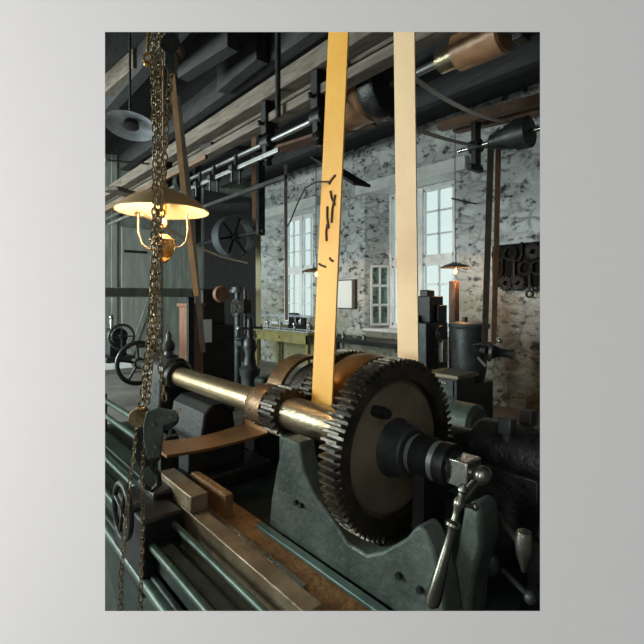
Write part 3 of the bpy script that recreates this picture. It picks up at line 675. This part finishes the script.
# drums on the countershaft
cs = thing('countershaft','overhead countershaft with reddish wooden drum pulleys at upper right','shaft',(2.4,2,3.0))
SX, SZ = 2.42, 3.0
m = MB(); m.cyl((SX,.5,SZ),(SX,2.75,SZ),.026,n=16); m.build('shaft_rod', M['shaftsteel'], cs)
def rv(prof, y, mt, name, root=cs): return MB().rev((SX,y,SZ),(0,1,0),prof,44).build(name, mt, root)
rv([(0,.03),(0,.185),(.02,.197),(.05,.192),(.16,.182),(.24,.188),(.26,.192),(.26,.03)],2.27,M['drum'],'drum_pulley')
rv([(0,.16),(0,.205),(.02,.215),(.12,.215),(.15,.205),(.15,.03),(.05,.03),(.05,.16)],2.10,M['iron'],'flanged_pulley')
rv([(0,.03),(0,.105),(.015,.118),(.20,.112),(.30,.108),(.30,.03)],1.26,M['drum'],'drum_pulley')
rv([(0,.03),(0,.080),(.13,.076),(.13,.03)],1.56,M['sleeve'],'drum_collar')
for y in (1.14,2.62): MB().box((SX-.05,y,2.9),(SX+.05,y+.06,CZ)).build('hanger', M['iron'], cs, .006)
timber('shaft_timber',(2.75,.2,3.30),(2.75,3.2,3.34),.10,.22,M['greymach'],'dark grey beam above the wooden drums at upper right')
# cone pulley far right, boards, belt between
KX = 4.25; kq = pX(510,137,KX)
ck = thing('cone_countershaft','dark stepped cone pulley on a shaft under the two boards at right','shaft',(KX,2.1,kq.z))
m = MB(); m.cyl((KX,1.1,kq.z),(KX,2.75,kq.z),.022,n=14); m.build('shaft_rod', M['steel'], ck)
y = pX(492,140,KX).y
m = MB(); m.rev((KX,y,kq.z),(0,-1,0),[(0,.02),(0,.075),(.08,.075),(.08,.10),(.17,.10),(.17,.125),(.26,.125),(.26,.15),(.38,.15),(.38,.02)],40); m.build('cone_pulley', M['greymach'], ck)
m = MB(); yy = pX(476,140,KX).y; m.box((KX-.05,yy-.03,kq.z-.22),(KX+.05,yy+.03,kq.z+.32)); m.rev((KX,yy-.06,kq.z),(0,1,0),[(0,.02),(0,.07),(.12,.07),(.12,.02)],18); m.box((KX-.13,yy-.03,kq.z-.26),(KX+.10,yy+.03,kq.z-.2)); m.build('hanger', M['black'], ck, .008); MB().box((KX-.05,1.2,kq.z-.1),(KX+.05,1.26,CZ)).build('hanger', M['black'], ck, .008)
timber('shaft_board', pX(440,127,4.2), pX(560,94,4.2), .10,.09, M['beltbrown'], 'long brown board above the cone pulley, upper of two', 'board')
timber('shaft_board', pX(455,130,4.42), pX(560,107,4.42), .10,.07, M['beltbrown'], 'brown board just above the cone pulley, lower of two', 'board')
m = MB(); p = [pX(u,v,X) for u,v,X in ((388,68,2.42),(403,79,2.7),(418,87,3.0),(440,98,3.35),(460,105.5,3.65),(480,110.5,3.9),(500,114,4.15))]
yb = 2.14
def yrun(z0, z1, sag, n=20): return [V(SX+(KX-SX)*i/n, yb, z0+(z1-z0)*i/n-sag*4*(i/n)*(1-i/n)) for i in range(n+1)]
t = thing('cross_belt','slack narrow belt swooping from wooden drum to the far cone pulley','belt',(3.3,yb,2.9))
MB().strap(yrun(SZ+.218,kq.z+.13,.10),(0,1,0),.05,.006).build('upper_run', M['beltwhite'], t)
MB().strap(yrun(SZ-.218,kq.z-.12,.06),(0,1,0),.05,.006).build('lower_run', M['beltdark'], t)

# ------------------------------------------------------------------ hanging belts further back
def vbelt(pts, w, mt, label, wd=(C,-S,0), th=.008):
    P = [Vector(p) for p in pts]; return one(MB().strap(P,wd,w,th),'flat_belt',mt,P[-1],label,'belt')
vbelt([pX(491,140,4.2), pX(488,240,4.35), pX(484.5,346,4.5)], .065, M['beltdark'], 'dark vertical belt below the cone pulley, left of the pair')
vbelt([pX(498.5,140,4.25), pX(496.5,240,4.4), pX(493.5,344,4.55)], .055, M['beltbrown'], 'brown vertical belt below the cone pulley, right of the pair')
vbelt([pD(172,74,2.75), pD(183,185,2.8), pD(196.5,296,2.9)], .034, M['belttan'], 'tan slanting belt falling from behind the hoist chains')
vbelt([pD(177,96,2.8), pD(188,185,2.85), pD(203,352,3.0)], .034, M['beltdark'], 'dark strip along the right side of the tan slanting belt')  # dark side of the slanting belt, built as a separate strip
t = thing('flat_belt','vertical belt left of the far window, brown above and yellowed below','belt',pD(257,236,6.9))
q = pD(256,160,6.85); MB().strap([V(q.x,q.y,CZ-.15),q,pD(257,236,6.9)],(C,-S,0),.14,.008).build('upper_length', M['beltbrown'], t)
MB().strap([pD(258,236,6.9),pD(258.5,334,7.0)],(C,-S,0),.075,.008).build('lower_length', M['beltyellow'], t)
vbelt([V(pD(285.5,151,8.5).x,pD(285.5,151,8.5).y,CZ), pD(285.5,151,8.5), pD(286.5,320,8.5)], .06, M['beltdark'], 'thin dark vertical belt crossing the far left window')

# pulley wheel on far left
c = pD(234,237,6.6)
t = thing('pulley_wheel','large spoked pulley wheel with pale rim hanging high beside left lamp','wheel',c)
m = MB(); m.ring(c,(0,1,0),.31,.285,.20,48); m.build('rim', M['rim'], t)
m = MB(); m.cyl(c-V(0,.12,0),c+V(0,.12,0),.05,n=18)
for k in range(6):
    th = k*PI/3+.2; m.cyl(c,c+V(.29*math.cos(th),0,.29*math.sin(th)),.018,n=8)
m.build('spoke', M['iron'], t)
m = MB(); m.cyl(c-V(0,.8,0),c+V(0,1.4,0),.025,n=12); m.box((c.x-.05,c.y-.75,c.z-.05),(c.x+.05,c.y-.68,CZ)); m.box((c.x-.05,c.y+1.2,c.z-.05),(c.x+.05,c.y+1.27,CZ)); m.build('axle_hanger', M['iron'], t)
# more rods and boards crossing the dark upper left
timber('shift_rod', pD(105,160,3.6), pD(150,164,3.9), .016,.016, M['steel'], 'thin pale rod crossing level behind the chains at far left', 'rod')
timber('overhead_board', pD(205,146,4.6), pD(262,153,5.2), .2,.05, M['wooddark'], 'dark board lying across the long rails', 'board')
timber('overhead_board', pD(108,188,5.0), pD(140,197,6.0), .22,.05, M['woodgrey'], 'weathered board overhead at the far left edge', 'board')
timber('overhead_board', pD(120,213,7.0), pD(250,206,7.4), .16,.10, M['wooddark'], 'dark crossbar level with the left lamp shade', 'board')
timber('rafter_brace', pZ(108,86,4.18), pZ(138,60,4.18), .12,.22, M['woodgrey'], 'short weathered ceiling brace at the top left corner', 'timber')
for k,(u0,v0,u1,v1,lab) in enumerate([(183,66,233,33,'dark rafter just right of the hoist top'),(222,80,262,46,'dark rafter above the uppermost weathered rail')]):
    timber('rafter', pZ(u0,v0,4.15), pZ(u1,v1,4.15), .14,.32, M['wooddark'], lab, 'timber')
# small clutter on shafts left middle: guide forks
fk = None
for k,(u,v) in enumerate([(200,176),(214,186),(236,172)]):
    c = pX(u,v,2.02); c.z = 2.66
    lab = ['iron fork at far end of the pale belt-shifting rod','middle of three iron forks on the pale belt-shifting rod','iron fork at near end of the pale belt-shifting rod','iron fork nearest the brown vertical belt','upper iron fork at far end of the rails','upper iron fork above the dark board end'][k]
    if fk is None:
        fk = thing('belt_fork', lab, 'fork', c, 'iron belt forks on the rails')
        m = MB(); m.box(c-V(.06,.03,.02),c+V(.06,.03,.02)); m.cyl(c+V(-.04,0,0),c+V(-.04,0,-.13),.012,n=8); m.cyl(c+V(.04,0,0),c+V(.04,0,-.13),.012,n=8); m.cyl(c,c+V(0,0,.12),.018,n=10); m.build('fork_prongs', M['greymach'], fk)
    else: copy_tree(fk, c, lab)

# ------------------------------------------------------------------ left rear
q0 = pY(96,291,4.6); q1 = pY(196,287,4.6)
t = thing('timber_rail','level grey timber rail on posts crossing behind the chains','rail',(q0.x,4.6,0))
m = MB(); m.box((q0.x,4.56,1.51),(q1.x,4.64,1.60)); m.build('rail_bar', M['plank'], t, .006)
m = MB(); m.cyl((q1.x-.05,4.55,1.55),(q1.x-.05,4.53,1.55),.02,n=6); m.build('rail_bolt', M['black'], t)
for x in (q0.x+.05,q1.x-.05): MB().box((x-.05,4.57,0),(x+.02,4.62,1.51)).build('post', M['black'], t, .006)
def table(name, x0,x1,y0,y1,h, mtop, mleg, label, cat='table', th=.05, drawers=0):
    t = thing(name,label,cat,((x0+x1)/2,(y0+y1)/2,0))
    MB().box((x0,y0,h-th),(x1,y1,h)).build('tabletop', mtop, t, .006)
    for x in (x0+.04,x1-.10):
        for y in (y0+.04,y1-.10): MB().box((x,y,0),(x+.06,y+.06,h-th)).build('leg', mleg, t, .004)
    return t
t = table('work_table',.62,1.75,3.75,5.1,.90,M['white'],M['castdark'],'low pale-topped table at far left behind the hoist chains',th=.04) if False else None
w0 = pZ(100,376,.92)
t = table('work_table',.45,1.75,4.70,6.8,.80,M['lintel'],M['castdark'],'pale-topped long table behind the chains at far left',th=.05)  # top coloured white for the window light falling on it
# machine clutter between handwheel and bench
def machine_vise(c, label, k=1.):
    t = thing('bench_machine',label,'machine',c); x,y,z = c
    m = MB(); m.box((x-.15,y-.2,z),(x+.15,y+.2,z+.06)); m.box((x-.09,y-.10,z+.06),(x+.09,y+.10,z+.25)); m.cyl((x,y-.16,z+.28),(x,y+.16,z+.28),.09,n=20); m.build('machine_body', M['iron'], t, .01)
    m = MB(); m.torus((x,y-.22,z+.28),(0,1,0),.13,.014,28,8)
    for k in range(4): th=k*PI/2; m.cyl((x,y-.22,z+.28),(x+.12*math.cos(th),y-.22,z+.28+.12*math.sin(th)),.008,n=6)
    m.cyl((x,y-.24,z+.28),(x,y-.1,z+.28),.02,n=10); m.build('wheel', M['greymach'], t)
    m = MB(); m.cyl((x-.02,y+.08,z+.34),(x-.02,y+.08,z+.46),.02,n=10); m.ball((x-.02,y+.08,z+.48),.03,10); m.build('knob', M['steel'], t)
machine_vise((1.50,5.35,.80),'dark little machine with a wheel standing on the pale table')
def small_lathe(c, label):
    t = thing('bench_machine',label,'machine',c); x,y,z = c
    m = MB(); m.box((x-.06,y-.30,z),(x+.06,y+.30,z+.10)); m.box((x-.07,y+.08,z+.10),(x+.07,y+.26,z+.34)); m.box((x-.05,y-.26,z+.10),(x+.05,y-.14,z+.27)); m.build('machine_body', M['black'], t, .012)
    m = MB(); m.rev((x,y+.07,z+.26),(0,-1,0),[(0,.02),(0,.08),(.05,.08),(.05,.03),(.12,.02)],20); m.build('chuck', M['iron'], t)
c = pZ(193,372,.0) if False else pD(193,340,5.25)
t = thing('wooden_crate','reddish brown wooden upright cupboard behind the far handwheel','cupboard',(c.x,c.y,0))
m = MB(); m.box((c.x-.12,c.y-.15,0),(c.x+.06,c.y+.12,1.40)); m.build('body', M['woodpost'], t, .01)
m = MB(); m.box((c.x-.14,c.y-.17,1.40),(c.x+.08,c.y+.14,1.44)); m.build('top_board', M['woodpost'], t, .006)
m = MB(); m.box((c.x-.10,c.y-.165,.75),(c.x+.04,c.y-.15,1.36)); m.build('door', M['beltbrown'], t, .005)
c = pD(206,331,5.7); one(MB().box((c.x-.075,c.y-.01,c.z-.145),(c.x+.075,c.y+.01,c.z+.145)),'notice_sheet',M['paper'],c,'blank white sheet on the dark machine right of reddish cupboard','sheet',None,0)
t = thing('tall_machine','tall dark machine body holding the blank white sheet','machine',(c.x+.1,c.y+.3,0))
m = MB(); m.box((c.x-.10,c.y+.01,0),(c.x+.42,c.y+.35,1.15)); m.box((c.x+.0,c.y+.1,1.15),(c.x+.33,c.y+.33,1.62)); m.build('body', M['black'], t, .02)
m = MB(); m.rev((c.x+.2,c.y+.02,1.55),(0,-1,0),[(0,.02),(0,.10),(.04,.115),(.08,.10),(.08,.02)],24); m.build('gear_cover', M['woodpost'], t)
# drill press
c = pD(242,360,6.6); x, y = c.x, c.y
t = thing('drill_press','dark iron drill press with round table left of the olive bench','drill press',(x,y,0))
m = MB(); m.box((x-.22,y-.22,0),(x+.22,y+.25,.10)); m.build('base', M['iron'], t, .015)
m = MB(); m.cyl((x,y+.12,.1),(x,y+.12,1.62),.05,n=18); m.build('column', M['greymach'], t)
m = MB(); m.rev((x,y-.06,.88),(0,0,1),[(0,.03),(0,.10),(.03,.17),(.05,.17),(.05,.03)],28); m.box((x-.04,y-.05,.80),(x+.04,y+.16,.88)); m.build('drill_table', M['greymach'], t)
m = MB(); m.box((x-.07,y-.16,1.28),(x+.07,y+.18,1.48)); m.cyl((x,y-.10,1.05),(x,y-.10,1.62),.035,n=16); m.cyl((x,y-.10,.97),(x,y-.10,1.05),.02,n=12); m.build('drill_head', M['iron'], t, .01)
m = MB(); m.rev((x,y+.12,1.58),(0,0,1),[(0,.02),(0,.13),(.04,.13),(.04,.10),(.08,.10),(.08,.02)],24); m.build('step_pulley', M['greymach'], t)
m = MB(); q=V(x-.14,y-.06,1.36); m.torus(q,(1,0,0),.12,.010,24,6); m.cyl(q,q+V(.1,0,0),.014,n=8)
for k in range(4): th=k*PI/2+.4; m.cyl(q,q+V(0,.12*math.cos(th),.12*math.sin(th)),.008,n=6)
m.build('feed_wheel', M['steel'], t)
# oil can standing on the lathe end: bright pillar seen at (249,350)
c = pD(250,362,4.2)
t = thing('bearing_stand','slim turned steel stand in front of the drill press','stand',(c.x,c.y,0))
m = MB(); m.rev((c.x,c.y,0),(0,0,1),[(0,.02),(0,.14),(.03,.13),(.06,.06),(.70,.05),(.78,.09),(.84,.10),(.88,.06),(.98,.045),(1.04,.065),(1.10,.06),(1.14,.03),(1.3,.028),(1.32,.01)],24); m.build('pillar', M['greymach'], t)
m = MB(); m.cyl((c.x-.12,c.y,1.22),(c.x+.12,c.y,1.22),.012,n=8); m.ball((c.x-.12,c.y,1.22),.022,8); m.ball((c.x+.12,c.y,1.22),.022,8); m.build('tommy_bar', M['steel'], t)
# olive bench with glass rack of models
b0 = pX(256,334,5.25); b1 = pX(309,336,5.25)
x0, x1 = 5.22, 5.87; y0, y1 = b1.y, b0.y
t = thing('display_bench','olive yellow wooden bench under the far left window','bench',((x0+x1)/2,(y0+y1)/2,0))
MB().box((x0-.03,y0-.03,.80),(x1,y1+.03,.84)).build('tabletop', M['bench'], t, .006)
MB().box((x0,y0,.62),(x0+.03,y1,.80)).build('drawer_front', M['bench'], t, .004)
MB().ball((x0-.015,(y0+y1)/2,.71),.025,10).build('drawer_knob', M['brass'], t)
for xx in (x0,x1-.08):
    for yy in (y0,y1-.08): MB().box((xx,yy,0),(xx+.07,yy+.07,.80)).build('leg', M['bench'], t, .004)
small_lathe((5.78,(y0+y1)/2+.1,.84),'small dark bench lathe on the olive bench behind the steel rack')
t = thing('wire_rack','open steel rack standing on the olive bench','rack',((x0+x1)/2,(y0+y1)/2,.84))
m = MB(); z0, z1 = .84, 1.14
for xx in (x0+.02,x0+.40):
    for z in (z0+.012,z1): m.cyl((xx,y0+.04,z),(xx,y1-.04,z),.011,n=6)
    for yy in (y0+.04,(y0+y1)/2,y1-.04): m.cyl((xx,yy,z0),(xx,yy,z1),.011,n=6)
for yy in (y0+.04,y1-.04):
    for z in (z0+.012,z1): m.cyl((x0+.02,yy,z),(x0+.40,yy,z),.011,n=6)
m.build('rack_frame', M['enamel'], t)
labs = ['small steel fitting at the left end inside the bench rack','second small steel fitting from the left inside the rack','third small steel fitting from the left inside the rack','small steel fitting at the right end inside the bench rack']
mm = None
for k in range(4):
    yy = y1-.2-(y1-y0-.4)*k/3; cc = V(x0+.2,yy,.84)
    if mm is None:
        mm = thing('steel_fitting',labs[0],'fitting',cc,'fittings in the bench rack')
        m = MB(); m.rev(cc,(0,0,1),[(0,.01),(0,.055),(.02,.055),(.03,.02),(.10,.02),(.12,.05),(.16,.05),(.18,.02),(.2,.01)],16); m.cyl(cc+V(0,-.08,.14),cc+V(0,.08,.14),.014,n=8); m.build('fitting_body', M['steel'], mm)
    else: copy_tree(mm, cc, labs[k])
# wall bench between the windows with small things on it
t = table('long_bench',5.25,5.88,4.2,6.45,.80,M['black'],M['black'],'dark workbench along stone wall between the two windows','bench',.07)
sp = [(350,332),(357,334),(364,335),(371,336),(378,337)]
for k in range(5):
    yy = 6.3-.25*k; xx = 5.42+.05*(k%2)
    labs = ['tiny pale can at the left on the dark wall bench','pale block second along on the dark wall bench','tiny pale can third along on the dark wall bench','pale block fourth along on the dark wall bench','tiny pale can nearest the right window on the wall bench'][k]
    m = MB()
    if k%2: m.box((xx-.04,yy-.06,.80),(xx+.04,yy+.06,.86)); o = one(m,'steel_block',M['steel'],(xx,yy,.80),labs,'block','small things on the wall bench',.004)
    else: m.rev((xx,yy,.80),(0,0,1),[(0,.005),(0,.045),(.07,.045),(.09,.02),(.13,.012),(.13,.004)],14); o = one(m,'oil_can',M['steel'],(xx,yy,.80),labs,'can','small things on the wall bench')
q0 = pX(338,281,5.86); q1 = pX(352,308,5.86)
t = thing('drawing_board','white rectangular board leaning on the stone wall right of orange belt','board',((5.86),(q0.y+q1.y)/2,q1.z))
m = MB(); m.box((5.85,q1.y,q1.z),(5.87,q0.y,q0.z)); m.build('board_sheet', M['paper'], t)
m = MB(); m.box((5.87,q1.y-.06,q1.z-.02),(WX,q0.y+.02,q0.z+.02)); m.build('board_backing', M['beltdark'], t)

# ------------------------------------------------------------------ machines at right rear
MC = pD(420,345,5.6); x, y = MC.x, MC.y
t = thing('milling_machine','stepped dark machine standing in front of the right window','machine',(x,y,0))
def cb(u0,v0,u1,v1,d,dep,name,mt,root,bev=.012):   # block standing at camera depth d, aligned to the shop
    a = pD(u0,v0,d); b = pD(u1,v1,d); zt, zb = a.z, b.z; w = abs(u1-u0)/FPX*d; cx, cy = (a.x+b.x)/2, (a.y+b.y)/2
    h = w*.55; return MB().box((cx-h*.7,cy-h*.9,zb),(cx+h*.7+dep,cy+h*.9,zt)).build(name, mt, root, bev)
cb(398,300,404,345,5.6,.05,'arm',M['greymach'],t)
cb(402,322,438,470,5.6,.1,'body',M['greymach'],t)
cb(418,296,436,322,5.6,.1,'ram',M['iron'],t)
cb(421,290,431,297,5.6,.05,'ram_cap',M['iron'],t)
cb(402,315,418,322,5.6,.1,'step_block',M['iron'],t)
cb(430,305,443,322,5.6,.05,'ram_step',M['iron'],t)
cb(436,340,446,362,5.45,.0,'side_table',M['steel'],t,.006)
m = MB(); q = pD(441,334,5.4); m.torus(q,(0,1,0),.09,.012,24,6); m.cyl(q,q+V(0,.2,0),.02,n=8)
for k in range(3): th=k*PI/1.5; m.cyl(q,q+V(.09*math.cos(th),0,.09*math.sin(th)),.008,n=6)
m.build('hand_wheel', M['greymach'], t)
# pot machine
c = pD(469,360,5.2); x, y = c.x, c.y
zt = pD(469,322,5.2).z
t = thing('drum_machine','dark round-bodied machine with a flat lid under the right lamp','machine',(x,y,0))
m = MB(); m.rev((x,y,.55),(0,0,1),[(0,.02),(0,.16),(.1,.19),(.35,.205),(.60,.21),(.62,.02)],32); m.build('drum_body', M['greymach'], t)
m = MB(); m.rev((x,y,1.15),(0,0,1),[(0,.02),(0,.225),(.03,.235),(.06,.225),(.075,.15),(.08,.02)],32); m.cyl((x-.02,y+.04,1.22),(x-.02,y+.04,1.28),.03,n=12); m.build('lid', M['greymach'], t)
m = MB(); m.box((x-.20,y-.18,0),(x+.22,y+.25,.55)); m.build('cabinet', M['iron'], t, .015)
for z in (.16,.34): 
    dd = MB().box((x-.215,y-.15,z),(x-.20,y+.22,z+.15)).build('drawer', M['greymach'], t, .004)
    MB().box((x-.235,y-.10,z+.13),(x-.215,y+.17,z+.142)).build('drawer_pull', M['steel'], dd, .002)
m = MB(); q = pD(488,351,4.95); m.rev(q,V(.5,-.8,-.1),[(0,.01),(0,.10),(.03,.12),(.05,.08),(.12,.05),(.20,.045),(.25,.06),(.27,.02)],22); m.cyl(q,V(x,y,q.z),.05,n=12); m.build('spout', M['iron'], t)
m = MB(); m.cyl(pD(478,357,4.95),pD(486,366,4.9),.02,n=10); m.cyl(pD(472,345,5.0),pD(500,341,4.9),.012,n=8); m.ball(pD(500,341,4.9),.03,10); m.build('lever', M['steel'], t)
cq = pD(450,370,4.9)
t = thing('tool_cabinet','low grey cabinet with pale worn top in front of the round-bodied machine','cabinet',(cq.x,cq.y,0))
m = MB(); m.box((cq.x-.17,cq.y-.20,0),(cq.x+.17,cq.y+.18,.66)); m.build('body', M['iron'], t, .01)
m = MB(); m.box((cq.x-.2,cq.y-.23,.66),(cq.x+.2,cq.y+.2,.70)); m.build('top', M['gearface'], t, .006)
for z in (.08,.28,.48):
    dd = MB().box((cq.x-.185,cq.y-.16,z),(cq.x-.17,cq.y+.14,z+.16)).build('drawer', M['greymach'], t, .004)
    MB().box((cq.x-.20,cq.y-.09,z+.12),(cq.x-.185,cq.y+.07,z+.135)).build('drawer_pull', M['steel'], dd, .002)
# dark low machine behind the gear, green round cover
c = pD(468,425,3.6)
t = thing('round_gearbox','greenish round gear cover low behind the big gear at right','machine',(c.x,c.y,0))
m = MB(); m.rev((c.x,c.y-.1,.50),(0,1,0),[(0,.02),(0,.13),(.03,.16),(.22,.16),(.25,.13),(.25,.02)],32); m.build('gear_cover', M['casting'], t)
m = MB(); m.box((c.x-.15,c.y-.1,0),(c.x+.2,c.y+.2,.45)); m.build('pedestal', M['castdark'], t, .015)
q = pD(454,300,6.0); one(MB().box((q.x-.05,q.y-.05,0),(q.x+.05,q.y+.05,pD(454,281,6.0).z)),'wooden_post',M['woodpost'],(q.x,q.y,0),'red brown wooden post standing just below the right lamp','post',None,.008)
# tool board on the stone wall with hung tools
a = pX(494,243,WX); b = pX(560,293,WX)
zt, zb = 1.5+(298-248)/FPX*5.9, 1.60
t = one(MB().box((WX-.05,pX(548,300,WX).y-.35,zb+.05),(WX-.005,a.y,pX(494,246,WX).z)),'tool_board',M['toolb'],(WX-.03,a.y-.5,zb),'dark tool board on the stone wall at right','board',None,.006)
top = pX(494,246,WX).z
tools = ['ring','hook','gear','ring','wrench','gear','hook','ring','wrench','gear','ring','hook']
cnt = {}
ordn = ['first','second','third','fourth','fifth']
tot = {'ring':'black iron ring','hook':'black pot hook','gear':'black toothed wheel','wrench':'black spanner'}
for k, kd in enumerate(tools):
    u = 499+3.9*k; row = k%3; zc = top-.10-[.0,.24,.46][row]+.03*((k*7)%3-1)
    yy = pX(u,300,WX-.06).y; c = V(WX-.075,yy,zc); m = MB()
    if kd == 'ring': m.torus(c,(1,0,0),.085,.020,24,8)
    elif kd == 'gear': m.gear(c-V(.02,0,0),(1,0,0),.11,.085,.035,.04,16)
    elif kd == 'hook': m.tube([c+V(0,0,.14),c+V(0,0,-.04),c+V(-.0,.04,-.10),c+V(0,.10,-.10),c+V(0,.12,-.04)],.018,8)
    else: m.beam(c+V(0,0,.15),c-V(0,0,.12),.03,.02,(1,0,0)); m.ring(c-V(0,0,.15),(1,0,0),.055,.03,.025,16)
    i = cnt.get(kd,0); cnt[kd] = i+1
    one(m, {'ring':'iron_ring','hook':'iron_hook','gear':'toothed_wheel','wrench':'spanner'}[kd], M['tool'], c, f'{tot[kd]} on the dark tool board, {ordn[i]} of its kind from left', {'ring':'ring','hook':'hook','gear':'gear','wrench':'spanner'}[kd], 'tools hung on the tool board')

# ------------------------------------------------------------------ camera
cam = bpy.data.cameras.new('camera'); co = bpy.data.objects.new('camera', cam); COL.objects.link(co)
co.location = (0,0,EYE); co.rotation_euler = (PI/2,0,-ANG); cam.sensor_width = 36; cam.lens = FPX/644*36; cam.shift_y = -24/644; cam.clip_start = .02
SC.camera = co
# ------------------------------------------------------------------ light
w = bpy.data.worlds.new('sky'); SC.world = w; w.use_nodes = True
bgn = w.node_tree.nodes['Background']; bgn.inputs[0].default_value = (.955,1.0,.99,1); bgn.inputs[1].default_value = 1.0
def area(name, loc, target, sx, sy, power, col):
    l = bpy.data.lights.new(name,'AREA'); l.shape = 'RECTANGLE'; l.size = sx; l.size_y = sy; l.energy = power; l.color = col
    o = bpy.data.objects.new(name,l); COL.objects.link(o); o.location = loc; o.rotation_euler = (Vector(target)-Vector(loc)).to_track_quat('-Z','Y').to_euler(); return o
for a, b in LW: area('window_daylight',(LX-.35,(a+b)/2,(LZ0+LZ1)/2),(2,(a+b)/2-1.0,1.9),1.5,2.3,430,(1,.98,.95))
# lamp of the room on the camera side, left of the grey wall opening
p = dl(.65-.75,-1.15,1.5); area('gallery_lamp', p, dl(.65,-.3,1.5), .3,1.3, 19, (1,.985,.965))
# ------------------------------------------------------------------ look
SC.view_settings.view_transform = 'Standard'; SC.view_settings.look = 'None'; SC.view_settings.exposure = 0; SC.view_settings.gamma = 1
SC.view_settings.use_curve_mapping = False
